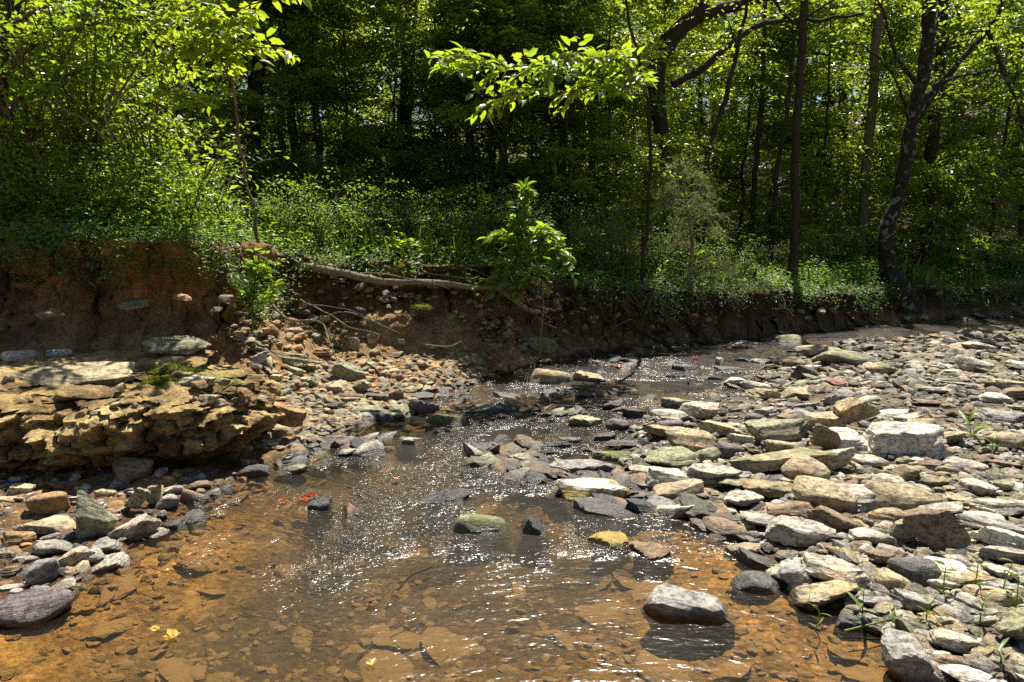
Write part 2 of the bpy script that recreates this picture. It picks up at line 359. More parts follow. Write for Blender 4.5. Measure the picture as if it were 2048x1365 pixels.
def build_water():
    xs = axis([(-7, -3, .4, .1), (-3, 6, .03, .035), (6, 12, .05, .12), (12, 40, .3, 2)]); ys = axis([(-10, 1.8, .8, .05), (1.8, 10, .028, .035), (10, 16, .06, .15), (16, 24, .3, 1)])
    X, Y = np.meshgrid(xs, ys)
    rif = np.zeros(X.shape)
    for (u, v, ru, rv, a) in [(760, 960, 260, 110, 1.), (1000, 1080, 330, 55, 1.), (1100, 860, 330, 90, .9), (1250, 780, 300, 50, .85), (560, 1080, 220, 110, .75), (1450, 770, 260, 50, .75), (1180, 1100, 260, 60, .9), (640, 1160, 260, 70, .35), (950, 1000, 300, 110, .9), (1330, 720, 250, 25, .4), (380, 1010, 130, 60, .7), (760, 1290, 180, 60, .12)]:
        p = P(u, v, 1); dx, dy, dz = ray(u, v); t = CAMH / -dz; cx, cyy = dx * t, dy * t
        sx = ru / FPX * t; _, dy2, dz2 = ray(u, v + rv); y2 = dy2 * CAMH / -dz2; sy = abs(cyy - y2) * 1.15
        rif = np.maximum(rif, a * np.exp(-((X - cx) / sx) ** 2 - ((Y - cyy) / sy) ** 2))
    rif = np.clip(rif * (.62 + 2.1 * fb2(X, Y, 2.4, 4, 61)), 0, 1) ** 1.3
    dl, dr, _, _, _ = fields(X, Y); murk = sstep(.15, .95, np.minimum(-dl, -dr) + .25 * fb2(X, Y, 1.5, 3, 62)) * sstep(1.7, 2.8, Y - .25 * X)
    Z = .001 + rif * .013 * fb2(X, Y, 5, 3, 71) + rif * .006 * fb2(X, Y, 14, 2, 72)
    V = np.stack([X, Y, Z], -1).reshape(-1, 3); ny, nx = X.shape; I = np.arange(ny * nx).reshape(ny, nx)
    F = np.stack([I[:-1, :-1], I[:-1, 1:], I[1:, 1:], I[1:, :-1]], -1).reshape(-1, 4)
    me = mk_mesh('water', V, F, M_WATER, True, attrs={'riffle': rif.ravel(), 'murk': murk.ravel()})
    return tag(link('water', me), kind='structure')
build_water()
# ------------------------------------------------------------------ rocks
_ico = {}
def ico(n):
    if n not in _ico:
        bm = bmesh.new(); bmesh.ops.create_icosphere(bm, subdivisions=n, radius=1)
        bm.verts.ensure_lookup_table()
        _ico[n] = (np.array([v.co[:] for v in bm.verts]), np.array([[v.index for v in f.verts] for f in bm.faces])); bm.free()
    return _ico[n]
def rock_shape(seed, kind, sub=4):
    r = np.random.default_rng(seed); D, F = ico(sub)
    nsd = {'s': 5, 't': 5, 'k': 5, 'b': 8, 'w': 4}[kind] + int(r.integers(0, 2)); pl = []
    a0 = r.uniform(0, 6.28)
    for k in range(nsd):
        a = a0 + 6.283 * k / nsd + r.uniform(-.38, .38); t = r.uniform(-.45, .45) if kind != 'b' else r.uniform(-.5, .5)
        pl.append((np.array([math.cos(a) * math.cos(t), math.sin(a) * math.cos(t), math.sin(t)]), r.uniform(.62, .98)))
    tilt = {'s': .14, 't': .1, 'k': .3, 'b': .4, 'w': .6}[kind]
    for sgn in (1, -1):
        n = np.array([r.uniform(-tilt, tilt), r.uniform(-tilt, tilt), sgn]); pl.append((n / np.linalg.norm(n), r.uniform(.75, .95)))
    for k in range({'s': 3, 't': 2, 'k': 3, 'b': 8, 'w': 3}[kind]):
        n = r.normal(size=3) * (1 if kind == 'b' else np.array([1.2, 1.2, .55])); n[2] = abs(n[2]) * (1 if r.random() < .75 else -1) ; n /= np.linalg.norm(n); pl.append((n, r.uniform(.78, 1.0) if kind != 'b' else r.uniform(.8, .95)))
    p = {'s': 60, 't': 60, 'k': 60, 'b': 9, 'w': 70}[kind]
    acc = 0
    for n, d in pl: acc = acc + np.maximum(0, D @ n / d) ** p
    rad = acc ** (-1 / p)
    off = r.uniform(0, 50, 3)
    if sub >= 3: rad = rad * (1 + (.10 if kind == 'b' else .05) * fbm(D * 1.7 + off, 3, seed) + .026 * fbm(D * 6 + off, 3, seed + 3))
    V = D * rad[:, None]
    if sub >= 3 and kind != 'b':      # split layers: the rim steps in and out from bed to bed
        st = vnoise(np.stack([V[:, 2] * 4.5 + off[0], V[:, 0] * .8, V[:, 1] * .8], 1), seed + 7)
        rim = np.clip(1 - np.abs(V[:, 2]) * .5, 0, 1) * sstep(.45, .8, np.hypot(V[:, 0], V[:, 1]))
        V[:, :2] *= (1 + .09 * np.round(st * 2) / 2 * rim)[:, None]
        top = fbm(np.stack([V[:, 0] * 2.2, V[:, 1] * 2.2, 0 * V[:, 0]], 1) + off, 3, seed + 9)
        V[:, 2] += np.sign(V[:, 2]) * .09 * np.round(top * 3) / 3
    mn, mx = V.min(0), V.max(0)
    return (V - (mn + mx) / 2) / ((mx - mn) / 2), F
COL = dict(tan=(.43, .35, .2), grey=(.35, .325, .28), pale=(.55, .49, .38), purple=(.2, .15, .15), brown=(.25, .17, .1), dark=(.105, .1, .09), olive=(.3, .29, .17), orange=(.44, .26, .1), white=(.68, .63, .52), red=(.3, .15, .09), black=(.05, .05, .048))
ROCKS = []       # dicts: u v w h obj label short pos
def rock_obj(name, seed, kind, sx, sy, sz, pos, rot, col, moss=0, sub=4):
    V, F = rock_shape(seed, kind, sub)
    V = V * np.array([sx / 2, sy / 2, sz / 2])
    me = mk_mesh(name, V, F, M_ROCK); me.set_sharp_from_angle(angle=R(25 if kind != 'b' else 50)); o = link(name, me, None, tuple(pos))
    o.rotation_euler = rot; r = np.random.default_rng(seed + 5); k = r.uniform(.88, 1.12)
    c = COL[col]; o.color = (c[0] * k, c[1] * k, c[2] * k * r.uniform(.92, 1.05), 1 - moss)
    return o
CNAME = dict(tan='tan', grey='grey', pale='pale grey', purple='purplish', brown='brown', dark='dark grey', olive='olive green', orange='orange-tan', white='whitish', red='reddish brown', black='black')
TNAME = dict(s='flat stone', t='thin slab', k='blocky stone', b='rounded stone', w='wedge-shaped stone')
ONAME = dict(s='flat_rock', t='flat_rock', k='rock', b='boulder', w='rock')
def zgr0(x, y): return float(height(np.array([x], float), np.array([y], float))[0])
def add_rock(u, v, wpx, hpx, rot, kind, col, label=None, z=None, moss=0.):
    i = len(ROCKS); seed = 1000 + i * 13
    fv = v + hpx * .5
    if z is None:
        p = hit(u, fv); z0 = p[2]
        if z0 < -.012:
            z0 = -.012; d = ray(u, fv); t = (z0 - CAMH) / d[2]; p = np.array([d[0] * t, d[1] * t, z0])
    else:
        d = ray(u, fv); t = (z - CAMH) / d[2]; p = np.array([d[0] * t, d[1] * t, z]); z0 = z
    c = p[1] * cp - (p[2] - CAMH) * sp; wm = wpx * c / FPX; hm = hpx * c / FPX
    dl = math.atan2(CAMH - z0, p[1]); sd, cd_ = math.sin(dl), math.cos(dl)
    ra = abs(math.radians(rot))
    if kind in 'st':
        T = hm * (.52 if kind == 's' else .4); T = min(T, wm * .4)
        eff = hm - wm * math.sin(ra) * .45
        L = np.clip((max(eff, hm * .5) - T * cd_) / sd, .5 * wm, 1.15 * wm); T = max(T, min(hm - L * sd, hm * .8))
    elif kind == 'b': T = hm * .8; L = np.clip((hm - T * cd_) / sd, .7 * wm, 1.0 * wm)
    elif kind == 'k': T = hm * .68; L = np.clip((hm - T * cd_) / sd, .6 * wm, wm)
    else: T = hm * .92; L = .55 * wm
    d = ray(u, fv); hd = np.array([d[0], d[1], 0]) / np.hypot(d[0], d[1])
    ctr = np.array([p[0], p[1], z0]) + hd * L * .46
    zc = z0 + T * .46 + (.015 if z0 > 0 and u > 1200 else 0)
    if z is None and kind in 'bk' and CAMH - z0 > 0: zc = z0 + T * .4
    inw = False
    if z is None and z0 < .02:
        bz = zgr0(ctr[0], ctr[1])
        if bz < -.005:
            top = max(z0 + T * 1.0, .03 if wpx > 40 else .014); T = top - bz + .04; wm *= 1.12; zc = top - T / 2; L = max(L, T * 1.1)
    r = np.random.default_rng(seed)
    rs = 1.0 if kind in 'w' else .55
    e = (R(r.uniform(-7, 9)), R(rot * rs), R(-rot * .5 * (1 - rs) - math.degrees(math.atan2(hd[0], hd[1])) * 0.6))
    wl = wm / max(.75, math.cos(ra)) if kind != 'w' else wm
    o = rock_obj(ONAME[kind], seed, kind, wl, L, T, (ctr[0], ctr[1], zc), e, col, moss, 4 if wpx > 34 else 3)
    if label and 'yellow algae' in label: o.data.materials[0] = M_ALG
    s = None; full = None
    if label:
        a, _, b = label.partition('|'); s = a.strip(); full = (s + ' ' + b.strip()).strip()
    ROCKS.append(dict(u=u, v=v, w=wpx, h=hpx, o=o, short=s, full=full, col=col, kind=kind, p=(ctr[0], ctr[1]), r=max(wm, L) / 2))
    return o
HAND = [
 # near right, in and beside the golden shallows
 (1380,1203,180,78,2,'s','grey','broad wet grey slab|lying alone in the golden shallows'),
 (1673,1152,141,76,8,'s','pale','pale triangular slab|at the edge of the golden shallows'),
 (1588,1157,56,56,-20,'b','grey','small smooth grey cobble|touching the left of the pale triangular slab'),
 (1596,1066,133,70,10,'s','pale','pale kite-shaped slab|with its point up, in wet gravel'),
 (1660,1038,100,68,28,'k','brown','brown rounded block|tilted down over the orange puddle'),
 (1682,998,176,56,-4,'s','pale','long pale slab|with a pointed left end and dark front face'),
 (1610,943,90,68,12,'b','tan','round golden-tan boulder|at the end of the mossy slab'),
 (1556,925,205,54,-16,'s','tan','mossy-backed tan slab|long and low at the stream edge',None,.55),
 (1332,958,92,66,5,'k','white','white-topped block|with a dark layered front, standing in the current'),
 (1425,952,114,60,6,'s','grey','wide smooth lavender-grey slab|beside the white-topped block'),
 (1342,1020,122,44,-18,'s','pale','pale slab sloping into the water|below the white-topped block'),
 (1407,1020,82,50,-10,'w','dark','dark mossy wedge|against the sloping pale slab',None,.4),
 (1485,1004,78,46,-3,'s','pale','squared cream slab|near the dark mossy wedge'),
 (1530,1048,98,36,4,'t','grey','grey split slab|just above the pale kite-shaped slab'),
 (1870,1070,122,84,-6,'w','brown','big brown angular rock with a purplish face|on the gravel bar'),
 (1812,1060,84,62,-28,'s','olive','brown slab leaning|on the left of the big brown angular rock'),
 (2004,1080,110,66,18,'s','white','white speckled slab|sloping at the right border'),
 (1823,1148,98,68,0,'b','dark','rough dark speckled rock|with a pitted surface'),
 (1905,1150,112,40,14,'s','white','bright white slab|behind the green weeds'),
 (1838,1210,108,48,16,'s','grey','grey streaked slab|lying under the green weeds'),
 (1815,1318,88,80,-8,'w','grey','grey wedge with a wet foot|at the lower right water edge'),
 (1905,1288,92,56,10,'s','pale','pale grey slab|between the wet wedge and the trailing weeds'),
 (1912,1338,84,30,6,'s','brown','brown wet slab|under the pale slab at the bottom right'),
 (1935,1366,130,26,2,'s','white','white slab|cut by the bottom border'),
 (2036,1262,70,104,-55,'s','olive','upturned layered brown slab|at the lower right border'),
 (1513,1173,94,38,6,'b','dark','low glistening dark stone|between the broad wet slab and the cobble'),
 (1487,1104,70,34,-5,'k','tan','rounded brown-topped stone|with a wet slab leaning under it'),
 (1524,1126,92,36,26,'s','dark','dark wet slab|leaning under the brown-topped stone'),
 (1303,1108,80,20,-2,'s','orange','orange-topped stone|half covered by running water'),
 (1958,1150,50,40,10,'k','pale',None),(1742,1210,60,24,-5,'t','grey',None),(1990,1180,60,34,5,'s','grey',None),
 (1700,1250,60,22,8,'t','dark',None),(1960,1250,50,30,-20,'s','grey',None),
 (1930,935,82,28,0,'b','pale','pale oblong cobble|low on the gravel bar'),
 (1808,945,52,40,8,'b','tan',None),(1738,926,68,26,6,'b','pale',None),
 (1669,922,76,48,-30,'s','pale','pale tilted slab|raised to the right, beside the round golden-tan boulder'),
 (1867,962,54,34,4,'k','olive','square olive stone|left of the pale oblong cobbles'),
 (1952,977,68,34,10,'b','pale',None),(1774,966,60,29,12,'b','pale',None),(1824,983,52,29,10,'b','grey',None),
 (2000,1016,118,50,-6,'s','pale','large cream slab|reaching out of the right border'),
 (1962,1044,82,34,3,'b','white','white rounded cobble|under the large cream slab'),
 (1718,958,44,25,0,'k','tan',None),(1860,932,54,26,-8,'k','purple',None),(2003,970,46,28,0,'k','olive',None),
 (2014,932,72,22,4,'t','brown',None),(1550,962,60,24,-14,'k','dark',None),(1558,1013,54,27,8,'k','pale',None),
 (1913,999,56,27,-4,'k','tan',None),(1776,1103,56,30,10,'b','grey',None),(1735,1100,28,32,-30,'b','white',None),
 (1701,1113,42,24,4,'b','tan',None),(1993,1152,66,36,8,'s','pale',None),(1458,1043,54,22,4,'t','dark',None),
 (1460,903,54,33,8,'b','purple',None),(1655,878,76,60,10,'w','brown','dark brown pointed rock|under the big upright tan block'),
 (1704,831,90,68,-34,'w','tan','big upright tan block|tilted at the head of the gravel bar'),
 (1693,716,132,44,5,'b','olive','large smooth rounded boulder|beside the still pool'),
 (1588,680,64,18,2,'b','olive','low mossy boulder|reflected in the still pool',None,.3),
 (1360,807,70,22,4,'k','olive','olive-tan block|standing alone in the riffle'),
 (1475,766,50,24,6,'b','white','white rounded stone|at the left of the paired white rocks'),
 (1510,772,60,24,8,'b','white','white flat-topped stone|at the right of the paired white rocks'),
 (1753,868,60,36,3,'k','white','bright white cube-like stone|below the big upright tan block'),
 (1780,830,72,34,2,'k','white','white-tan square stone|right of the big upright tan block'),
 (2022,768,76,34,-4,'k','tan','large tan block|at the right border, far up the bar'),
 (1381,876,102,26,8,'s','brown','long brown slab|lying at the water edge left of the tan slab'),
 (1440,860,90,34,14,'s','tan','twig-crossed tan slab|at the water edge'),
 (1575,837,46,34,10,'k','brown',None),(1615,835,86,26,18,'s','grey',None),(1340,851,58,34,12,'b','purple','dark purple cobble|with a wet crest at the water edge'),
 (1508,836,40,28,-5,'b','purple',None),(1661,802,30,26,0,'w','grey',None),(1609,812,52,24,-20,'k','grey',None),
 (1889,872,64,38,-20,'k','tan',None),(1988,796,64,22,6,'b','white',None),(1848,805,72,16,3,'t','brown',None),
 (1842,858,52,50,-40,'s','tan','leaning dark tan slab|on edge in the middle of the bar'),
 (1926,772,96,11,2,'t','grey','long thin grey slab|lying like a plank high on the bar'),
 (1677,767,54,17,4,'t','red',None),(1608,748,52,24,14,'w','dark',None),(1587,727,48,20,6,'b','brown',None),
 (1372,735,56,22,-4,'s','dark',None),(1235,848,44,28,0,'b','purple','round purple stone|sitting in the riffle'),
 (1266,828,46,22,10,'w','black',None),(1463,738,62,13,2,'t','dark',None),(1780,688,42,10,0,'b','white',None),(1440,722,18,18,0,'w','pale',None),
 (1094,755,108,36,4,'b','tan','rounded tan boulder|in the water below the root, left of its pale twin'),
 (1184,753,78,26,6,'s','tan','pale flat-topped rock|touching the rounded tan boulder in the water'),
 (976,816,102,26,-6,'s','grey','long grey slab|pointing out from the left shore into the riffle'),
 (1012,791,48,16,4,'t','dark',None),(892,837,90,30,6,'s','olive','mossy green slab|at the left water edge',None,.5),
 (803,816,34,32,-20,'w','olive',None),(844,813,58,32,18,'w','purple','purple-grey slab on edge|between two green stones at the left shore'),
 (739,827,74,26,4,'k','olive','olive block|at the foot of the scree'),(842,790,56,24,2,'t','dark',None),
 (672,774,48,36,-8,'k','tan','tan squarish block|in the scree above the olive block'),
 (645,782,46,14,2,'s','tan',None),(647,795,42,16,3,'s','olive',None),(788,791,34,26,-35,'s','brown',None),
 (700,744,56,40,40,'s','olive','olive slab sliding down|the middle of the scree'),
 (1063,684,108,38,14,'s','olive','large green-brown slab|at the foot of the bank below the sapling',None,.25),
 (1042,696,26,20,0,'b','olive',None),(903,631,28,24,0,'k','orange',None),(708,687,24,31,0,'w','tan',None),(747,679,26,27,0,'w','tan',None),
 (632,671,32,29,0,'k','olive',None),(776,735,32,11,0,'t','tan',None),
 (1173,932,144,36,5,'s','grey','long grey-tan rock|above the yellow-footed boulder in midstream'),
 (1229,912,96,34,0,'s','olive','mossy green slab|behind the long rock in midstream',None,.9),
 (1187,980,138,58,-6,'k','white','white boulder with a yellow algae foot|in midstream'),
 (965,1052,122,38,0,'b','olive','mossy dome-shaped rock|with water sheeting over it',None,.8),
 (1060,1056,70,34,10,'w','black','black stone with a white tip|right of the mossy dome'),
 (888,998,104,26,-6,'t','black','thin black slab|breaking the riffle above the mossy dome'),
 (683,887,56,22,6,'w','purple',None),(738,902,58,30,-4,'w','grey','grey pointed rock|at the head of the left riffle'),
 (820,880,68,22,6,'s','pale','pale slab|lowest of the trio in the left riffle'),(766,873,52,16,-4,'s','grey',None),
 (1113,890,66,20,2,'b','black','glossy black rock|in midstream behind the long grey-tan rock'),
 (640,1008,50,20,-16,'t','black',None),(711,1019,42,24,-25,'w','red','rusty stone|in the white water of the left riffle'),
 (1245,890,80,15,2,'t','dark',None),(1215,1025,130,22,8,'t','dark','flat dark slab|awash below the white boulder'),
 (1278,1000,46,18,3,'t','dark',None),(1220,1090,84,18,2,'t','orange','yellow algae-covered stone|awash in midstream'),
 # near left shore
 (58,1226,150,62,-3,'b','purple','purple-brown oval boulder|cut by the left border'),
 (190,1038,98,96,30,'w','olive','large upright olive slab|facing the water on the left shore'),
 (274,1056,70,62,-42,'s','pale','pale streaked slab|leaning right of the upright olive slab'),
 (98,1002,76,66,10,'b','orange','lumpy golden boulder|behind the upright olive slab'),
 (107,1052,120,40,16,'s','tan','tan slab|slanting down under the lumpy golden boulder'),
 (34,1076,76,38,3,'k','orange','orange-tan block|at the left border'),
 (108,1099,72,36,6,'b','grey','dark speckled cobble|right of the orange-tan block'),
 (90,1142,58,64,-12,'b','grey','grey upright cobble|above the purple-brown oval boulder'),
 (149,1116,58,44,-46,'s','pale','pale slab on edge|right of the grey upright cobble'),
 (184,1121,50,28,8,'w','pale',None),(225,1124,58,32,-30,'w','white','whitish wedge|where the left shore meets the water'),
 (28,1177,60,26,-3,'s','pale',None),(33,1188,28,14,0,'b','white',None),(20,1143,46,36,-4,'k','tan',None),
 (278,998,34,58,30,'w','tan','tall slab on edge|left of the pair under the ledge'),(311,990,32,58,22,'w','olive','tall slab on edge|right of the pair under the ledge'),
 (336,1005,44,36,10,'b','grey',None),(349,983,38,24,-6,'b','pale',None),(392,997,52,32,20,'b','brown',None),(402,972,42,22,12,'b','brown',None),
 (430,985,34,18,-8,'k','grey',None),(450,978,30,14,-12,'b','dark',None),
 (316,1070,44,16,-10,'t','white',None),(389,1039,42,24,4,'w','dark',None),(350,1050,44,22,-20,'t','dark',None),(45,976,48,34,4,'k','tan',None),
 (135,970,72,30,12,'s','brown',None),(268,938,76,66,0,'b','brown','dark brown boulder|in the shaded hollow under the ledge',.03),
 (212,988,40,20,6,'b','tan',None),(506,945,60,28,-20,'b','dark',None),(500,925,36,20,8,'k','brown',None),(60,1120,40,24,5,'s','pale',None),(10,1110,36,24,5,'k','tan',None),
 # ledge top and the bank behind
 (361,688,126,50,5,'s','olive','smooth green slab|at the foot of the orange bank',.6,.15),
 (150,752,215,64,4,'s','tan','broad tan slab|bedded in the top of the ledge',.5),
 (395,763,80,42,-4,'k','pale','pale grey block|on the front lip of the ledge beside the moss',.5),
 (288,797,50,30,4,'k','pale','pale pentagonal stone|set in the ledge below the moss',.42),(343,797,40,22,-4,'b','grey',None,.44),
 (44,714,72,38,-4,'b','pale','pinkish pale rock|at the far left of the ledge top',.55),(120,706,48,20,0,'b','white',None,.58),
 (207,845,36,32,0,'k','white','white stone|stuck in the face of the ledge',.3),(238,834,38,20,0,'k','pale',None,.36),
 (140,852,86,50,5,'b','tan','tan rounded lump|bulging from the face of the ledge',.24),(312,854,38,34,-10,'k','orange',None,.27),
 (267,604,66,24,-3,'s','olive','squared tan block|sticking out of the orange bank',.93),(100,627,48,26,-14,'b','brown',None,.89),
 (566,826,74,48,36,'s','orange','orange-tan slab|leaning on the right end of the ledge',.16),(566,862,46,36,10,'b','tan',None,.02),
 (575,716,94,34,16,'s','tan','tan flat slab|on the scree behind the ledge'),(640,702,52,26,4,'s','orange',None),(519,718,34,26,-42,'s','pale',None),
 (368,592,36,18,12,'k','orange',None,1.02),(455,595,32,20,0,'k','brown',None,1.0),(434,617,22,16,0,'k','brown',None,.91),
 (610,735,44,22,20,'s','brown',None),(600,760,40,20,10,'s','tan',None),(720,775,44,24,-15,'w','olive',None),(752,795,40,18,10,'w','dark',None),
 (670,812,48,20,-5,'k','dark',None),(700,800,46,20,6,'k','tan',None),(590,745,36,30,35,'t','olive',None),(655,735,44,18,18,'s','brown',None),
]
for a in HAND: add_rock(*a)
# further single stones, largest first, wherever the shore has room
cand = []
rr = np.random.default_rng(11)
def zone_ok(zone, x, y):
    dl, dr, dp, _, _ = fields(np.array([x]), np.array([y])); dl, dr, dp = dl[0], dr[0], dp[0]
    if zone == 'bar': return dr > -.06
    if zone == 'scree': return dl > -.12 and dp < -.1 and y > 5.2
    if zone == 'shore': return dl > -.08 and y < 4.25
    return dr < 0 and dl < 0
def scatter(zone, n, ub, vb, smin, smax, cols, kinds):
    got = 0; tries = 0
    while got < n and tries < n * 60:
        tries += 1
        u = rr.uniform(*ub); v = vb[0] + (vb[1] - vb[0]) * rr.random() ** 1.25
        p = hit(u, v)
        if not zone_ok(zone, p[0], p[1]): continue
        q = tries / (n * 60.0); s = smin + (smax - smin) * (1 - got / n) ** 1.2 * rr.uniform(.6, 1)
        c = p[1] * cp - (p[2] - CAMH) * sp; wpx = s * FPX / c
        if min(((p[0] - k['p'][0]) ** 2 + (p[1] - k['p'][1]) ** 2) ** .5 - (.42 if zone == 'bar' else .52) * (k['r'] + s / 2) for k in ROCKS) < 0: continue
        kd = rr.choice(list(kinds)); asp = dict(s=.4, t=.26, k=.58, b=.52, w=.7)[kd] * rr.uniform(.8, 1.2)
        add_rock(u, v - wpx * asp / 2, wpx, wpx * asp, rr.uniform(-16, 16), kd, str(rr.choice(cols)), None); got += 1
    return got
BARC = ['tan', 'tan', 'pale', 'grey', 'white', 'brown', 'olive', 'pale', 'tan']
g1 = scatter('bar', 66, (1290, 2060), (662, 1250), .17, .46, BARC, 'sssbkkt')
g2 = scatter('scree', 18, (480, 1130), (600, 800), .1, .24, ['brown', 'tan', 'olive', 'orange', 'tan'], 'skkb')
g3 = scatter('shore', 6, (0, 420), (960, 1180), .08, .15, ['tan', 'pale', 'grey', 'orange'], 'skb')
g4 = scatter('bed', 24, (1020, 1560), (715, 1010), .12, .3, ['dark', 'grey', 'dark', 'brown', 'purple', 'tan'], 'stts')
print('rocks', len(ROCKS), g1, g2, g3, g4)
# labels: landmarks say it themselves; the others are told by the landmark they lie next to
ORD = ['', 'second ', 'third ', 'fourth ', 'fifth ', 'sixth ', 'seventh ', 'eighth ', 'ninth ', 'tenth ']
LM = [k for k in ROCKS if k['short']]
sect = {}
for k in ROCKS:
    if k['short']: continue
    l = min(LM, key=lambda m: math.hypot(m['u'] - k['u'], 1.8 * (m['v'] - k['v'])))
    du, dv = k['u'] - l['u'], (k['v'] - l['v']) * 1.8
    s = ('right' if du > 0 else 'left') if abs(du) > abs(dv) else ('below' if dv > 0 else 'above')
    sect.setdefault((l['short'], s), []).append((math.hypot(du, dv), k))
for (ls, s), lst in sect.items():
    lst.sort(key=lambda t: t[0])
    for n, (d, k) in enumerate(lst):
        rel = {'right': 'to the right of', 'left': 'to the left of', 'below': 'in front of', 'above': 'behind'}[s]
        k['full'] = '%s %s, %snearest %s the %s' % (CNAME[k['col']], TNAME[k['kind']], ORD[n] if n < 10 else '%dth ' % (n + 1), rel, ls)
for k in ROCKS:
    wd = k['full'].split()
    if len(wd) > 16: k['full'] = ' '.join(k['full'].replace(' sticking out', ' out').split()[:16])
    nm = k['o'].name.split('.')[0]
    tag(k['o'], k['full'], {'boulder': 'boulder', 'flat_rock': 'flat rock', 'rock': 'rock'}[nm])
    k['o']['group'] = 'stones in and beside the creek'
# gravel: the small stones nobody could count
def stone_mass(name, pts, sizes, cols, seed, flat=.5, sub=2, mat=None):
    r = np.random.default_rng(seed); base = [rock_shape(seed + j, 'bbkbb'[j % 5] if 'streambed' in name else 'sksbk'[j % 5], sub) for j in range(10)]
    Vs, Fs, Cs = [], [], []; off = 0
    for j in range(len(pts)):
        V, F = base[r.integers(10)]; s = sizes[j] / 2
        sc3 = np.array([s * r.uniform(.8, 1.3), s * r.uniform(.6, 1), s * flat * r.uniform(.5, 1.1)])
        m = Matrix.Rotation(r.uniform(0, 6.28), 3, 'Z') @ Matrix.Rotation(r.normal() * .25, 3, 'X') @ Matrix.Rotation(r.normal() * .25, 3, 'Y')
        W = (V * sc3) @ np.array(m).T + pts[j]
        Vs.append(W); Fs.append(F + off); off += len(V); Cs.append(np.tile(cols[j], (len(V), 1)))
    me = mk_mesh(name, np.concatenate(Vs), np.concatenate(Fs), mat or M_GRAV, True, cols={'col': np.concatenate(Cs)}); me.set_sharp_from_angle(angle=R(30))
    return tag(link(name, me), kind='stuff')
def rnd_cols(r, n, names):
    return np.array([np.array(COL[str(r.choice(names))]) * r.uniform(.7, 1.2) for _ in range(n)])
def mass(name, label, zone, n, ub, vb, s0, s1, names, seed, flat=.5, dz=0.):
    r = np.random.default_rng(seed); pts = []; sz = []
    U = r.uniform(*ub, n * 4); Vv = vb[0] + (vb[1] - vb[0]) * r.random(n * 4) ** 1.0
    # rays against the ground at z~0, refined once
    D = np.array([ray(a, b) for a, b in zip(U, Vv)]); t = (CAMH - .08) / -D[:, 2]; ok = (D[:, 2] < -.02)
    X, Y = D[:, 0] * t, D[:, 1] * t
    for _ in range(6):
        Z = height(X, Y); t = t + .6 * ((CAMH - Z) / -D[:, 2] - t); X, Y = D[:, 0] * t, D[:, 1] * t
    Z = height(X, Y); dl, dr, dp, _, _ = fields(X, Y)
    if zone == 'bar': m = dr > .0
    elif zone == 'scree': m = (dl > -.1) & (dp < -.02) & (Y > 4.3)
    elif zone == 'shore': m = (dl > -.2) & (Y < 4.3) & (dl < 3)
    elif zone == 'bedr':
        m = (dr < 0) & (dl < 0) & (fb2(X, Y, 1.5, 3, 91) + .55 * np.exp(dr / .5) + .25 * np.exp(dl / .25) > .22); Z = np.maximum(Z, -.022)
    elif zone == 'wall': m = (dl > 0) & (dp > -.4) & (dp < -.03)
    elif zone == 'edge': m = (dl > -.15) & (dl < .5) & (Y > 9)
    else: m = (dr < 0) & (dl < 0)
    m &= ok & (Y < 20) & (Y > 1)
    for q in ROCKS:
        if zone in ('bar', 'shore', 'scree'): m &= ((X - q['p'][0]) ** 2 + (Y - q['p'][1]) ** 2) > (q['r'] * .72) ** 2
    idx = np.where(m)[0][:n]; k = len(idx)
    s = (s0 + (s1 - s0) * r.random(k) ** 2) * (1 + (.13 * np.clip(Y[idx] - 6, 0, 6) if zone == 'bar' else 0))
    pts = np.stack([X[idx], Y[idx] - (.1 if zone == 'wall' else 0), Z[idx] + s * .1 + dz], 1)
    o = stone_mass(name, pts, s, rnd_cols(r, k, names) * (.72 if zone == 'bar' else 1), seed, flat); tag(o, label, 'gravel')  # bar gravel darkened, shade of the gaps between rocks put into its colour
mass('bar_gravel', 'loose small tan and grey stones packed between the rocks of the right bar', 'bar', 4300, (1230, 2120), (655, 1365), .03, .12, BARC + ['dark'], 51)
mass('far_bar_gravel', 'flat grey and tan stones paving the far end of the right bar', 'bar', 1000, (1480, 2120), (655, 790), .07, .17, BARC + ['dark', 'brown'], 59, .4)
mass('scree_gravel', 'small brown and yellowish stones strewn over the slope under the root', 'scree', 3000, (470, 1200), (590, 900), .025, .13, ['brown', 'tan', 'tan', 'orange', 'olive'], 52)
mass('shore_gravel', 'small wet and dry stones along the near left shore', 'shore', 700, (-60, 600), (930, 1260), .02, .09, ['tan', 'grey', 'orange', 'dark', 'pale'], 53)
mass('streambed_stones', 'brown and golden stones lying under the shallow water', 'bed', 300, (-200, 1800), (720, 1500), .05, .26, ['brown', 'brown', 'orange', 'olive', 'tan'], 54, .2, -.03)
mass('streambed_pebbles', 'fine golden and brown pebbles on the bed of the creek', 'bed', 2600, (-200, 1850), (760, 1500), .012, .06, ['brown', 'orange', 'tan', 'brown', 'dark'], 57, .45, -.004)
mass('bank_stones', 'small stones stuck in the earth of the banks', 'wall', 1500, (-50, 2060), (480, 700), .03, .17, ['brown', 'orange', 'tan', 'brown', 'dark'], 56, .7, -.01)
mass('riffle_stones', 'dark wet stones just breaking the surface of the riffle', 'bedr', 620, (560, 1750), (690, 1085), .07, .26, ['dark', 'brown', 'black', 'grey', 'dark', 'brown', 'olive'], 58, .34, .0)
mass('far_bank_gravel', 'dark stones along the foot of the far bank', 'edge', 350, (1300, 2060), (600, 700), .06, .22, ['brown', 'dark', 'grey', 'tan'], 55)
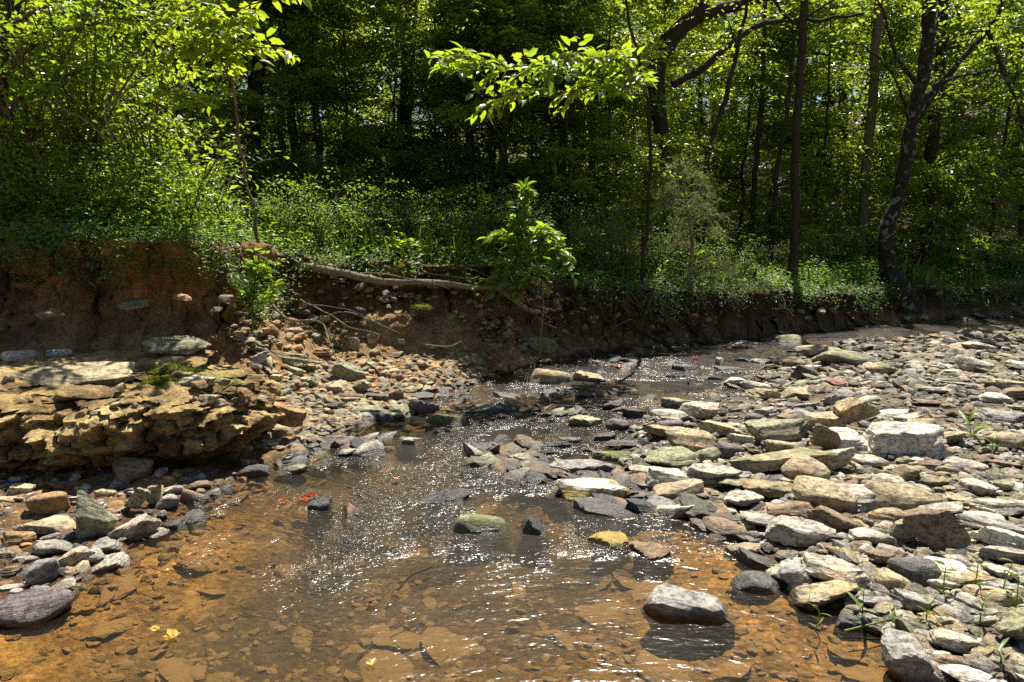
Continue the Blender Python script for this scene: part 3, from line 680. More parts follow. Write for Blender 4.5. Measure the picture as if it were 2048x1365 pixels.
# ------------------------------------------------------------------ conglomerate ledge
def build_ledge():
    pl = np.array([(-9, 3.7), (-6, 3.95), (-4.6, 4.0), (-3.7, 4.12), (-3.0, 4.2), (-2.4, 4.26), (-2.0, 4.36), (-1.78, 4.6), (-1.75, 4.95), (-1.92, 5.4), (-2.2, 5.8), (-2.5, 6.3)])
    pl = pl - [0, .16]; d = np.r_[0, np.cumsum(np.hypot(*np.diff(pl, axis=0).T))]; ns = 420; s = np.r_[np.linspace(0, 3, 30, endpoint=False), np.linspace(3, d[-1], ns)]
    X = np.interp(s, d, pl[:, 0]); Y = np.interp(s, d, pl[:, 1])
    k = np.ones(15) / 15; Xs = np.convolve(np.pad(X, 7, 'edge'), k, 'valid'); Ys = np.convolve(np.pad(Y, 7, 'edge'), k, 'valid')
    tx, ty = np.gradient(Xs), np.gradient(Ys); L = np.hypot(tx, ty); nx, ny = ty / L, -tx / L       # outward
    prof = np.array([(-2.3, .50), (-1.5, .57), (-.9, .56), (-.5, .55), (-.2, .53), (-.04, .48), (.06, .40), (.09, .28), (.05, .18), (-.05, .10), (-.24, .05), (-.38, 0), (-.4, -.1)])
    pd = np.r_[0, np.cumsum(np.hypot(*np.diff(prof, axis=0).T))]; t = np.linspace(0, pd[-1], 150)
    O = np.interp(t, pd, prof[:, 0]); Z = np.interp(t, pd, prof[:, 1])
    corner = sstep(s[-1] - 2.4, s[-1] - 1.2, s)                    # near the right end the top is narrow: pull the inner rows in
    Oi = O[None, :] * np.where(O[None, :] < -.45, (1 - .72 * corner)[:, None], 1)
    PX = Xs[:, None] + nx[:, None] * Oi; PY = Ys[:, None] + ny[:, None] * Oi; PZ = np.tile(Z, (len(s), 1)) * (1 - .25 * sstep(s[-1] - 1.6, s[-1] - .2, s))[:, None]
    q = np.stack([PX.ravel(), PY.ravel(), PZ.ravel()], 1)
    big = fbm(q * np.array([2.2, 2.2, 4]), 4, 81).reshape(PX.shape); mid = fbm(q * np.array([6, 6, 13]), 4, 82).reshape(PX.shape); fine = np.abs(fbm(q * 17, 3, 83)).reshape(PX.shape); st = fbm(q * np.array([2.5, 2.5, 26]), 3, 84).reshape(PX.shape)
    top = 1 - sstep(-.25, 0, O)[None, :]
    cav = np.abs(fbm(q * np.array([7, 7, 12]), 3, 86)).reshape(PX.shape)
    out = (big * .2 + mid * .13 + fine * .1 + np.round(st * 4) / 4 * .07 - .12 * (1 - sstep(0, .16, cav)) - .02)
    side = 1 - top
    PX = PX + nx[:, None] * out * side; PY = PY + ny[:, None] * out * side
    PZ = PZ + (big * .07 + mid * .035 + fine * .02) * top + (mid * .04) * side
    V = np.stack([PX, PY, PZ], -1).reshape(-1, 3); I = np.arange(PX.size).reshape(PX.shape)
    F = np.stack([I[:-1, :-1], I[:-1, 1:], I[1:, 1:], I[1:, :-1]], -1).reshape(-1, 4)
    C = np.zeros(PX.shape + (3,)) + np.array((.30, .22, .095))
    def mixc(c, c2, m): return c * (1 - m[..., None]) + np.array(c2) * m[..., None]
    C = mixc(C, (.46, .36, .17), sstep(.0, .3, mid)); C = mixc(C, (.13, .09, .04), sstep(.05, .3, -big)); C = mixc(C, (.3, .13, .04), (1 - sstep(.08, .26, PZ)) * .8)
    u_ = (PX + 1.95) ** 2 / .16 + (PY - 4.9) ** 2 / .5
    C = mixc(C, (.16, .17, .02), np.exp(-u_) * top * .9 * sstep(-.2, .2, mid))
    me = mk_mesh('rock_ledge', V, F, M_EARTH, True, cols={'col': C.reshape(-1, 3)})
    me.set_sharp_from_angle(angle=R(60)); tag(link('rock_ledge', me), 'crusty yellow-brown ledge of cemented earth and stones overhanging the left shore', 'rock ledge')
build_ledge()
def ledge_stones():
    r = np.random.default_rng(66); pl = np.array([(-4.6, 4.0), (-3.7, 4.12), (-3.0, 4.2), (-2.4, 4.26), (-2.0, 4.36), (-1.8, 4.6), (-1.75, 4.95)]) - [0, .16]; n = 150; t = r.random(n) * 5.999; i = t.astype(int); f = (t - i)[:, None]
    p = pl[i] * (1 - f) + pl[i + 1] * f; z = r.uniform(.12, .56, n); tn = pl[i + 1] - pl[i]; tn /= np.linalg.norm(tn, axis=1)[:, None]; nn = np.stack([tn[:, 1], -tn[:, 0]], 1)
    off = np.where(z > .5, -r.random(n) * 1.1, r.normal(size=n) * .05 - .035 - (.3 - z).clip(0) * 1.6)[:, None]; p = p + nn * off
    z = np.where(z > .5, .56, z)
    o = stone_mass('ledge_stones', np.column_stack([p, z]), r.uniform(.03, .13, n), rnd_cols(r, n, ['tan', 'tan', 'brown', 'orange', 'tan']) * .85, 67, .65); tag(o, 'small stones cemented into the yellow-brown ledge', 'gravel')
ledge_stones()
# ------------------------------------------------------------------ plants
def nrmz(a): return a / (np.linalg.norm(a, axis=-1, keepdims=True) + 1e-9)
def leaves(pos, dirv, nrm, ln, wr, r, fine=False, droop=.12, base_v=0):
    """leaf blades: pos base, dirv axis, nrm face normal, ln length, wr width ratio -> V, F, rnd"""
    n = len(pos); dirv = nrmz(dirv); side = nrmz(np.cross(dirv, nrm)); up = np.cross(side, dirv)
    ln = np.broadcast_to(ln, (n,))[:, None]; wd = ln * wr
    rn = r.random(n)
    if not fine:
        T = pos + dirv * ln - up * ln * droop; M = pos + dirv * ln * .45
        A = M + side * wd * .5 + up * wd * .14; B = M - side * wd * .5 + up * wd * .14
        V = np.stack([pos, A, T, B], 1).reshape(-1, 3); b = np.arange(n)[:, None] * 4
        F = np.concatenate([b + [[0, 1, 2]], b + [[0, 2, 3]]]); return V, F, np.repeat(rn, 4)
    def at(t, w_, lift): 
        c = pos + dirv * ln * t - up * ln * droop * t * t
        return c + side * wd * w_ * .5 + up * np.abs(w_) * wd * lift
    pts = [at(0, 0, 0), at(.3, 0, 0), at(.68, 0, 0), at(1, 0, 0), at(.25, .86, .2), at(.62, .9, .2), at(.25, -.86, .2), at(.62, -.9, .2)]
    V = np.stack(pts, 1).reshape(-1, 3); b = np.arange(n)[:, None] * 8
    tr = [[0, 4, 1], [1, 4, 5], [1, 5, 2], [2, 5, 3], [0, 1, 6], [1, 7, 6], [1, 2, 7], [2, 3, 7]]
    return V, np.concatenate([b + [t] for t in tr]), np.repeat(rn, 8)
def tube(pts, rad, sides=7, seed=0, rough=.12):
    pts = np.asarray(pts, float); n = len(pts); rad = np.broadcast_to(np.asarray(rad, float), (n,))
    t = nrmz(np.gradient(pts, axis=0)); ref = np.array([0, 0, 1.]) if abs(t[0][2]) < .8 else np.array([1., 0, 0])
    a = np.arange(sides) / sides * 2 * math.pi
    x = nrmz(np.cross(t, ref)); y = np.cross(t, x)
    k = 1 + rough * np.array([[hsh(np.array([i]), np.array([j]), np.array([0]), seed)[0] for j in range(sides)] for i in range(n)]) if rough and n < 90 else np.ones((n, sides))
    V = pts[:, None] + (x[:, None] * np.cos(a)[None, :, None] + y[:, None] * np.sin(a)[None, :, None]) * (rad[:, None] * k)[..., None]
    I = np.arange(n * sides).reshape(n, sides); J = np.roll(I, -1, 1)
    F = np.stack([I[:-1], J[:-1], J[1:], I[1:]], -1).reshape(-1, 4)
    return V.reshape(-1, 3), F
class MB:
    def __init__(s): s.V = []; s.F3 = []; s.F4 = []; s.R = []; s.n = 0
    def add(s, V, F, rn=None):
        F = np.asarray(F) + s.n; (s.F3 if F.shape[1] == 3 else s.F4).append(F); s.V.append(V); s.n += len(V)
        s.R.append(rn if rn is not None else np.zeros(len(V)))
    def tube(s, *a, **k): s.add(*tube(*a, **k))
    def mesh(s, name, mat, smooth=True):
        F = [np.concatenate(f) for f in (s.F3, s.F4) if f]
        return mk_mesh(name, np.concatenate(s.V), F, mat, smooth, attrs={'rnd': np.concatenate(s.R)})
def curve(pts, n=24, wob=0., seed=0):
    pts = np.asarray(pts, float); d = np.r_[0, np.cumsum(np.linalg.norm(np.diff(pts, axis=0), axis=1))]; t = np.linspace(0, d[-1], n)
    # Catmull-Rom through the points
    m = np.gradient(pts, d, axis=0) if len(pts) > 2 else np.tile((pts[-1] - pts[0]) / d[-1], (2, 1))
    k = np.clip(np.searchsorted(d, t, 'right') - 1, 0, len(pts) - 2); h = (d[k + 1] - d[k])[:, None]; s = ((t - d[k])[:, None]) / h
    q = (2 * s**3 - 3 * s**2 + 1) * pts[k] + (s**3 - 2 * s**2 + s) * h * m[k] + (-2 * s**3 + 3 * s**2) * pts[k + 1] + (s**3 - s**2) * h * m[k + 1]
    if wob:
        o = np.stack([vnoise(np.stack([t * 3.1 / max(wob * 20, .3), t * 0 + j * 9.1, t * 0 + seed], 1), seed + j) for j in range(3)], 1); q = q + o * wob * np.minimum(1, t / (d[-1] * .15 + 1e-6))[:, None]
    return q
def sprays(org, dr, L, k, leaf, r, wr=.5, flat=.35, spread=1.0):
    """flat sprays of alternate leaves: org (m,3), dr (m,3), L (m,) twig length, k leaves each"""
    m = len(org); dr = nrmz(dr); up = nrmz(np.array([0, 0, 1.]) + r.normal(size=(m, 3)) * flat)
    side = nrmz(np.cross(dr, up)); up = np.cross(side, dr)
    t = (np.arange(k)[None, :] + r.random((m, k)) * .6) / k; sg = np.where(np.arange(k) % 2, 1., -1.)[None, :] * np.ones((m, 1))
    lat = (1 - t) * .35 * L[:, None] * r.random((m, k)) * sg
    pos = org[:, None] + dr[:, None] * (t * L[:, None])[..., None] + side[:, None] * lat[..., None] - np.array([0, 0, 1.]) * (t ** 2 * L[:, None] * .22)[..., None]
    d = dr[:, None] * .6 + side[:, None] * (sg * spread)[..., None] + r.normal(size=(m, k, 3)) * .28
    n = up[:, None] + r.normal(size=(m, k, 3)) * .38
    ln = leaf * r.uniform(.55, 1.15, (m, k))
    return pos.reshape(-1, 3), d.reshape(-1, 3), n.reshape(-1, 3), ln.ravel()
def zgr(x, y): return float(height(np.array([x], float), np.array([y], float))[0])

# --- forest trees: four forms built once, then copied
def tree_form(seed, H, r0, Rc, z0, nb, leaf, k=11, spb=26, lean=.3):
    r = np.random.default_rng(seed)
    top = np.array([r.normal() * lean, r.normal() * lean, H]); tr = curve([(0, 0, -.3), (top[0] * .2 + r.normal() * .08, top[1] * .2, H * .3), (top[0] * .5, top[1] * .6 + r.normal() * .1, H * .62), top], 30, .05, seed)
    T = MB(); zt = tr[:, 2]; rad = r0 * np.clip(1 - .8 * zt / H, .12, 1) * (1 + .5 * np.exp(-np.maximum(zt, 0) * 5)); T.tube(tr, rad, 9, seed)
    O, D, LL = [], [], []
    for b in range(nb):
        z = z0 + (H - z0) * (b + r.random()) / nb; i = int(np.clip(np.searchsorted(zt, z), 1, 29)); p0 = tr[i]
        az = r.uniform(0, 6.283); L = Rc * (1 - .55 * ((z - z0) / (H - z0)) ** 1.6) * r.uniform(.55, 1.15); el = r.uniform(-.05, .45)
        hd = np.array([math.cos(az), math.sin(az), 0]); p1 = p0 + hd * L * .5 + [0, 0, L * .5 * math.sin(el) + .1]; p2 = p0 + hd * L + [r.normal() * .15, r.normal() * .15, L * math.sin(el) * .6]
        c = curve([p0, p1, p2], 10, .04, seed + b); T.tube(c, np.linspace(max(.012, rad[i] * .4), .004, 10), 4, seed, 0)
        for _ in range(spb):
            t = r.uniform(.2, 1) ** .8; q = c[int(t * 9)]; sd = np.cross(hd, [0, 0, 1.]) * r.normal() * L * .2 * (1.2 - t)
            O.append(q + sd + [0, 0, r.normal() * .07]); D.append(hd * .7 + sd / (abs(L) * .2 + .01) * .5 + r.normal(size=3) * .3 * [1, 1, .35]); LL.append(r.uniform(.3, .62))
    O, D, LL = np.array(O), np.array(D), np.array(LL)
    C = MB(); C.add(*leaves(*sprays(O, D, LL, k, leaf, r), .5, r))
    return T.mesh('trunk', M_BARK), C.mesh('crown', M_LEAF, False)
FORMS = [tree_form(201, 9.5, .075, 2.6, 1.0, 40, .14, 12, 30), tree_form(202, 8.0, .05, 2.2, .5, 40, .118, 13, 34), tree_form(203, 11, .1, 3.0, 1.8, 40, .115, 12, 36), tree_form(204, 6.0, .04, 2.0, .25, 36, .115, 13, 32), tree_form(205, 10, .07, 2.3, 2.4, 30, .1, 12, 36)]
def forest_tree(f, x, y, s, rz, label, group=None, name='forest_tree', leafmat=None):
    t = thing(name, label, 'tree', (x, y, zgr(x, y) - .05), rz, group); t.scale = (s, s, s)
    a = link('trunk', FORMS[f][0], t); b = link('crown', FORMS[f][1], t)
    return t
FT = [ # u, depth, form, scale, label
 (70, 8.6, 3, 1.0, 'bushy young tree over the left bank, nearest the left border'), (210, 10.5, 1, 1.0, 'leafy young tree behind the thicket on the left bank'),
 (400, 10.2, 3, .85, 'low leafy tree behind the leaning thin stem'), (330, 14, 0, 1.0, 'shaded tree far behind the left thicket'),
 (530, 12.4, 1, .95, 'dense dark tree just right of the leaning thin stem'), (100, 16, 2, 1.0, 'tall tree at the back behind the left border thicket'),
 (660, 13.8, 4, .95, 'dark leafy tree left of the blackest gap in the wood'), (610, 17, 2, 1, 'tall dark tree deep behind the leaning stem'),
 (860, 13.0, 3, .95, 'small dark leafy tree standing over the moss mounds'),
 (985, 13.8, 1, 1.1, 'leafy tree behind the left end of the sunlit branch'),
 (1100, 14.2, 4, .95, 'dark leafy tree behind the sapling on the bank'), (1180, 15.5, 2, 1.0, 'tall shaded tree behind the sunlit branch tip'),
 (1235, 13, 3, 1.0, 'layered small tree left of the feathery cedar'), (1290, 18, 0, 1.0, 'tree behind the arching dark trunk'),
 (1480, 19, 1, 1.1, 'bright green young tree right of the forked sapling'), (1530, 23, 4, 1.2, 'slender tree in the sunny gap left of the straight dark trunk'),
 (1390, 22, 0, 1.2, 'tree in the bright back of the wood behind the forked sapling'), (1650, 17, 3, 1.2, 'low green tree between the straight dark trunk and the pale trunk'),
 (1700, 24, 4, 1.3, 'slender tree in the sunny wood behind the pale trunk'), (1785, 20, 1, 1.1, 'young tree behind the blotched trunk'),
 (1860, 16, 3, 1.1, 'low leafy tree right behind the blotched trunk'), (1900, 22, 4, 1.2, 'slender tree right of the blotched trunk deep in the wood'),
 (1980, 17, 1, 1.0, 'leafy tree near the right border'), (2040, 20, 0, 1.0, 'tree cut by the right border'), (1600, 30, 0, 1.3, 'distant tree in the sunlit wood behind the straight dark trunk'),
 (1450, 30, 2, 1.2, 'distant tall tree behind the bright middle of the wood'), (1790, 32, 2, 1.2, 'distant tall tree up the leaf-littered slope'), (560, 15.5, 4, 1.15, 'tall slender tree in the shade behind the leaning stem'), 
 (940, 15.2, 2, 1.0, 'tall dark tree left of the sunlit branch'), 
 (620, 11.6, 3, .8, 'low layered tree catching light above the thick end of the root'), (700, 12.2, 3, .85, 'low leafy tree above the broad olive moss mound'), (930, 11.8, 3, .8, 'low leafy tree just left of the bank sapling'), (1010, 12.4, 3, .9, 'layered low tree behind the bank sapling, under the sunlit branch'), (1150, 11.9, 3, .85, 'low leafy tree just right of the bank sapling'), (780, 13.2, 1, .7, 'small tree in front of the thick black trunk'), (1060, 13.6, 1, .75, 'small tree with light-edged layers left of the straight shaded trunk'),
 (1960, 28, 2, 1.1, 'tall tree standing on the brown leaf-littered slope'),
 (1200, 28, 0, 1.3, 'distant tree high behind the arching trunk'), (1000, 24, 2, 1.3, 'distant tall tree behind the sunlit branch'), (760, 24, 2, 1.3, 'distant tall tree in the dark middle of the wood'),
 (480, 22, 2, 1.2, 'distant tall tree left of the wood\'s dark middle'), (250, 24, 2, 1.3, 'distant tall tree behind the left thicket'), (20, 22, 0, 1.2, 'distant tree behind the left border'),
]
rt = np.random.default_rng(5)
for (u, Y, f, s, lab) in FT:
    p = P(u, 480, Y); forest_tree(f, p[0], Y, s, rt.uniform(0, 6.28), lab, 'trees of the wood behind the creek')

# --- trunks the photograph shows one by one
def pix(pts, Y): return [P(a, b, Y if np.isscalar(Y) else Y[i]) for i, (a, b) in enumerate(pts)]
def rooted(pts):
    pts = [np.array(p) for p in pts]; b = pts[0].copy(); z = zgr(b[0], b[1]); pts[0][2] = min(b[2], z) ; return pts
def big_tree(name, label, mat, trunk, rad, Y, limbs=(), crown=None, leaf=.1, wob=.03, lmat=None, seed=0, flare=1.5, k=10):
    tp = rooted(pix(trunk, Y)); base = tp[0]; org = np.array(base)
    t = thing(name, label, 'tree', tuple(base)); c = curve([p - org for p in tp], 44, wob, seed)
    c = np.vstack([c[0] - [0, 0, .25], c]); hh = np.linspace(0, 1, len(c)); rr_ = np.interp(hh, np.linspace(0, 1, len(rad)), rad) * (1 + (flare - 1) * np.exp(-hh * 22))
    b = MB(); b.tube(c, rr_, 14, seed, .1); ends = []
    for j, (lp, lr, ly) in enumerate(limbs):
        q = curve([p - org for p in pix(lp, ly)], 26, wob * .8, seed + j + 5); b.tube(q, np.linspace(lr, lr * .3, len(q)), 8, seed, .12); ends.append(q)
    link('trunk', b.mesh('trunk', mat), t)
    r = np.random.default_rng(seed + 40)
    if crown:
        O, D, L = [], [], []
        for (u, v, du, dv, Yc, dY, n) in crown:
            for _ in range(n):
                p = P(u + r.normal() * du, v + r.normal() * dv, Yc + r.normal() * dY) - org; O.append(p); a = r.uniform(0, 6.28); D.append([math.cos(a), math.sin(a), r.normal() * .25]); L.append(r.uniform(.3, .6))
        C = MB(); C.add(*leaves(*sprays(np.array(O), np.array(D), np.array(L), k, leaf, r), .5, r, fine=False)); link('crown', C.mesh('crown', lmat or M_LEAF, False), t)
    return t
big_tree('tree', 'big dark trunk blotched with pale lichen, leaning right at the right of the wood', M_BARKL, [(1812, 588), (1778, 540), (1772, 480), (1800, 380), (1826, 240), (1850, 120), (1858, 20), (1862, -160), (1850, -400)], [.17, .13, .12, .115, .105, .095, .085], 12.9,
 [([(1826, 232), (1880, 165), (1940, 100), (1990, 40), (2020, -60)], .075, 12.9), ([(1832, 200), (1842, 150), (1870, 90), (1930, 68), (1990, 64)], .05, 13), ([(1840, 180), (1790, 100), (1770, 40), (1740, -20)], .045, 12.7), ([(1976, 60), (1998, 120), (2030, 200), (2052, 300)], .04, 12.6), ([(1822, 260), (1790, 160), (1720, 90), (1690, 85)], .03, 12.7), ([(1830, 250), (1900, 160), (1960, 145), (2050, 150)], .045, 13)],
 [(1900, -40, 170, 50, 13, 1.2, 130), (1990, 100, 60, 60, 13, .7, 30)], seed=301)
big_tree('tree', 'straight slender dark trunk standing right of the feathery cedar', M_BARK, [(1583, 532), (1590, 470), (1590, 360), (1594, 200), (1604, 70), (1608, -20), (1600, -300)], [.085, .072, .068, .064, .06, .05], 12.0,
 [([(1606, 40), (1650, 10), (1700, -20)], .03, 12), ([(1604, 60), (1570, 30), (1540, -30)], .03, 12)], [(1600, -90, 110, 50, 12.2, 1, 70)], seed=302)
big_tree('tree', 'thick dark trunk arching to the right over the middle of the wood', M_BARK, [(1338, 470), (1335, 380), (1330, 280), (1312, 190), (1320, 120), (1352, 70), (1400, 30), (1480, 12), (1540, -10)], [.12, .1, .1, .12, .15, .17, .15, .11, .09], 13.5,
 [([(1345, 170), (1400, 140), (1455, 95), (1510, 55), (1560, 42), (1640, 40), (1730, 28)], .075, 13.4), ([(1590, 48), (1560, 20), (1540, -10)], .04, 13.4), ([(1420, 30), (1380, -20), (1330, -60)], .08, 13.5)],
 [(1450, -30, 130, 30, 13.5, 1, 60), (1230, 60, 60, 40, 13, .8, 34)], seed=303)
big_tree('tree', 'forked slim sapling with a dark trunk under the arching limb', M_BARK, [(1412, 480), (1414, 390), (1418, 300), (1444, 220), (1470, 110), (1490, 30), (1500, -60)], [.065, .06, .055, .045, .035, .02], 12.6,
 [([(1416, 305), (1400, 280), (1388, 240)], .03, 12.6), ([(1470, 100), (1462, 60), (1440, 20)], .02, 12.6)], [(1470, 60, 50, 60, 12.6, .5, 18)], seed=304)
big_tree('tree', 'pale barked trunk rising between the straight dark trunk and the blotched one', M_BARKP, [(1722, 470), (1730, 380), (1736, 290), (1746, 200), (1752, 100), (1758, 0), (1760, -200)], [.11, .1, .1, .095, .09, .07], 16, [], [(1740, -60, 110, 50, 16, 1, 60)], seed=305)
big_tree('tree', 'thin dark trunk second to the left of the straight slender trunk', M_BARK, [(1500, 440), (1512, 330), (1520, 230), (1526, 150), (1530, 20), (1535, -60)], [.07, .06, .06, .05, .04], 17, [], [(1520, 60, 50, 60, 17, .7, 26)], seed=306)
big_tree('tree', 'thin dark trunk just left of the straight slender trunk', M_BARK, [(1545, 440), (1556, 330), (1572, 230), (1584, 130), (1590, 40)], [.06, .055, .05, .04, .03], 16, [], [(1570, 110, 40, 50, 16, .7, 20)], seed=307)
big_tree('tree', 'dark trunk behind the lower right grass, right of the blotched trunk', M_BARK, [(1855, 540), (1856, 420), (1862, 300), (1880, 150), (1885, -20), (1885, -200)], [.15, .13, .12, .11, .1], 16.5, [], [(1890, -70, 90, 40, 16.5, 1, 50)], seed=308)
big_tree('tree', 'dark straight trunk in the shaded wood behind the bank sapling', M_BARK, [(1130, 470), (1122, 380), (1128, 240), (1140, 100), (1145, -60)], [.09, .08, .075, .07, .06], 14.5, [], [(1140, 20, 80, 60, 14.5, .8, 50)], seed=309)
big_tree('tree', 'thick black trunk in the darkest part of the wood', M_BARK, [(805, 470), (806, 380), (812, 200), (820, 60), (822, -100)], [.17, .155, .145, .13, .12], 14, [], [(820, 10, 90, 60, 14, .9, 60)], seed=310)
big_tree('tree', 'thin dark trunk at the upper left of the darkest wood', M_BARK, [(600, 440), (590, 320), (576, 180), (566, 60), (560, -60)], [.09, .085, .08, .07, .06], 12.5, [], [(570, 60, 60, 60, 12.6, .8, 40)], seed=311)
big_tree('tree', 'dark trunk at the top left, standing behind the thin leaning stem', M_BARK, [(500, 400), (508, 260), (514, 120), (520, 20), (524, -90)], [.12, .11, .11, .1, .09], 11.5, [], [(530, 20, 70, 60, 11.6, .8, 44)], seed=312)
big_tree('tree', 'thin dark trunk left of the sunlit branch, reaching the top of the view', M_BARK, [(985, 500), (1004, 360), (1010, 240), (1018, 120), (1022, 0), (1024, -150)], [.07, .06, .055, .05, .045], 11.5,
 [], [(980, 40, 90, 50, 12, .8, 50)], seed=313)
# sunlit branch: big thin leaves catching the sun
def leafy_limb(t, org, pts, Y, rad, n, leaf, mat, seed, spread=(30, 20), k=8, twig=M_TWIG, fine=True):
    r = np.random.default_rng(seed); q = curve([p - org for p in pix(pts, Y)], 30, .03, seed); b = MB(); b.tube(q, np.linspace(rad, .004, 30), 6, seed, .1)
    O, D, L = [], [], []
    tan = nrmz(np.gradient(q, axis=0))
    for _ in range(n):
        i = int(r.uniform(.12, 1) * 29); sd = nrmz(np.cross(tan[i], [0, 0, 1.])) * r.choice([-1, 1]); d = tan[i] * .8 + sd * r.uniform(.2, 1.) + [0, 0, r.normal() * .25 - .1]; d = d / np.linalg.norm(d)
        Lw = r.uniform(.5, 1) * spread[0] * (Y if np.isscalar(Y) else np.mean(Y)) / FPX; O.append(q[i]); D.append(d); L.append(Lw); b.tube([q[i], q[i] + d * Lw * .5 - [0, 0, Lw * .05], q[i] + d * Lw - [0, 0, Lw * .2]], [.004, .003, .0015], 3, 0, 0)
    C = MB(); C.add(*leaves(*sprays(np.array(O), np.array(D), np.array(L), k, leaf, r, flat=.3), .46, r, fine=fine, droop=.25))
    link('branch', b.mesh('branch', twig), t); link('foliage', C.mesh('foliage', mat, False), t)
o0 = P(1300, 470, 9.3); t = thing('sapling', 'slim sapling whose long branch of big yellow-green leaves hangs sunlit in midair', 'sapling', (o0[0], 9.9, zgr(o0[0], 9.9)))
org = np.array([o0[0], 9.9, zgr(o0[0], 9.9)])
b = MB(); tr = curve([(0, 0, -.1), P(1300, 300, 9.6) - org, P(1290, 190, 9.2) - org, P(1262, 60, 8.9) - org, P(1240, -60, 8.8) - org], 30, .03, 5); b.tube(tr, np.linspace(.03, .015, 30), 7, 5); link('trunk', b.mesh('trunk', M_BARK), t)
leafy_limb(t, org, [(1292, 190), (1250, 130), (1180, 108), (1100, 125), (1010, 135), (930, 120), (885, 118)], [9.2, 8.5, 8, 7.6, 7.3, 7.1, 7.0],   .026, 60, .15, M_LEAFB, 71, (95, 60), 9)
leafy_limb(t, org, [(1275, 160), (1220, 170), (1120, 180), (1040, 175), (985, 205)], [9.0, 8.2, 7.7, 7.4, 7.2], .014, 40, .145, M_LEAFB, 72, (70, 50), 7)

# --- left thicket: saplings and shrubs on the high bank
def sapling(name, label, cat, stem, Y, rad, limbs, leaf, mat, seed, bark=M_BARK, grp=None, base=None):
    pts = pix(stem, Y); b0 = np.array(pts[0]); z = zgr(b0[0], b0[1]); b0[2] = min(b0[2], z) if base is None else b0[2]; pts[0] = b0
    t = thing(name, label, cat, tuple(b0), 0, grp); b = MB(); c = curve([p - b0 for p in pts], 36, .02, seed); b.tube(c, np.linspace(rad, rad * .35, 36), 8, seed, .08); link('trunk', b.mesh('trunk', bark), t)
    for j, (lp, ly, n, sprd, k) in enumerate(limbs): leafy_limb(t, b0, lp, ly, rad * .45, n, leaf, mat, seed + j + 1, (sprd, sprd), k)
    return t
sapling('sapling', 'dark slim trunk at the left border with a broad canopy of bright leaves', 'sapling', [(22, 480), (10, 350), (6, 200), (14, 60), (20, -60)], 6.7, .05,
 [([(14, 150), (60, 100), (150, 55), (280, 35), (420, 30)], [6.7, 6.7, 6.7, 6.6, 6.5], 64, 110, 10), ([(10, 60), (80, 20), (180, -10), (300, -30)], 6.8, 44, 110, 10), ([(10, 240), (60, 190), (130, 150), (230, 130), (330, 120)], [6.7, 6.7, 6.6, 6.6, 6.5], 50, 110, 10), ([(5, 330), (40, 270), (110, 240), (200, 225)], 6.7, 36, 90, 9), ([(14, 100), (-40, 40), (-120, 0)], 6.7, 16, 100, 9)], .085, M_LEAFB, 401)
sapling('sapling', 'thin leaning brown stem rising from the bank corner, big leaves at its top', 'sapling', [(526, 470), (500, 390), (480, 300), (468, 200), (452, 90), (430, -40)], 6.9, .022,
 [([(466, 170), (440, 120), (400, 90), (350, 80)], [6.9, 6.7, 6.4, 6.2], 22, 90, 8), ([(455, 110), (490, 95), (530, 95), (578, 102)], [6.9, 6.6, 6.3, 6.1], 14, 60, 7), ([(450, 80), (470, 30), (520, 0), (545, -20)], [6.9, 6.5, 6.2, 6], 16, 80, 8), ([(466, 190), (430, 190), (390, 200), (350, 190)], [6.9, 6.6, 6.3, 6.1], 12, 60, 7), ([(452, 90), (400, 20), (330, -10)], [6.9, 6.4, 6], 20, 90, 8)], .13, M_LEAFB, 402, M_TWIG)
def shrub_form(seed, H, Rr, ns, spn, leaf, mat, k=9, fine=False, bark=M_TWIG):
    r = np.random.default_rng(seed); b = MB(); O, D, L = [], [], []
    for i in range(ns):
        az = r.uniform(0, 6.28); hd = np.array([math.cos(az), math.sin(az), 0]); top = hd * Rr * r.uniform(.2, 1) + [0, 0, H * r.uniform(.55, 1)]
        c = curve([(0, 0, -.05), hd * .08 * Rr + [0, 0, top[2] * .4], top * [.6, .6, .8], top], 12, .02, seed + i); b.tube(c, np.linspace(.012, .003, 12) * (H ** .5), 4, 0, 0)
        for _ in range(spn): j = int(r.uniform(.25, 1) * 11); a2 = r.uniform(0, 6.28); O.append(c[j] + r.normal(size=3) * .04); D.append([math.cos(a2), math.sin(a2), r.normal() * .3]); L.append(r.uniform(.15, .42) * min(1, H))
    C = MB(); C.add(*leaves(*sprays(np.array(O), np.array(D), np.array(L), k, leaf, r, flat=.45), .45, r, fine=fine))
    return b.mesh('stem', bark), C.mesh('foliage', mat, False)
SH = [shrub_form(501, 1.5, .9, 16, 11, .08, M_LEAFN, 7), shrub_form(502, 1.0, .75, 15, 11, .062, M_LEAFN, 8), shrub_form(503, 2.4, 1.2, 20, 14, .09, M_LEAFN, 7), shrub_form(504, .6, .5, 12, 8, .04, M_HERB), shrub_form(505, 1.1, .8, 14, 12, .05, M_HERB)]
def shrub(f, u, Y, s, label, rz=None, dz=0, tilt=(0, 0), grp='shrubs along the bank'):
    p = P(u, 480, Y); t = thing('shrub', label, 'shrub', (p[0], Y, zgr(p[0], Y) + dz), rt.uniform(0, 6.28) if rz is None else rz, grp); t.scale = (s,) * 3
    t.rotation_euler = (R(tilt[0]), R(tilt[1]), t.rotation_euler[2]); link('stem', SH[f][0], t); link('foliage', SH[f][1], t)
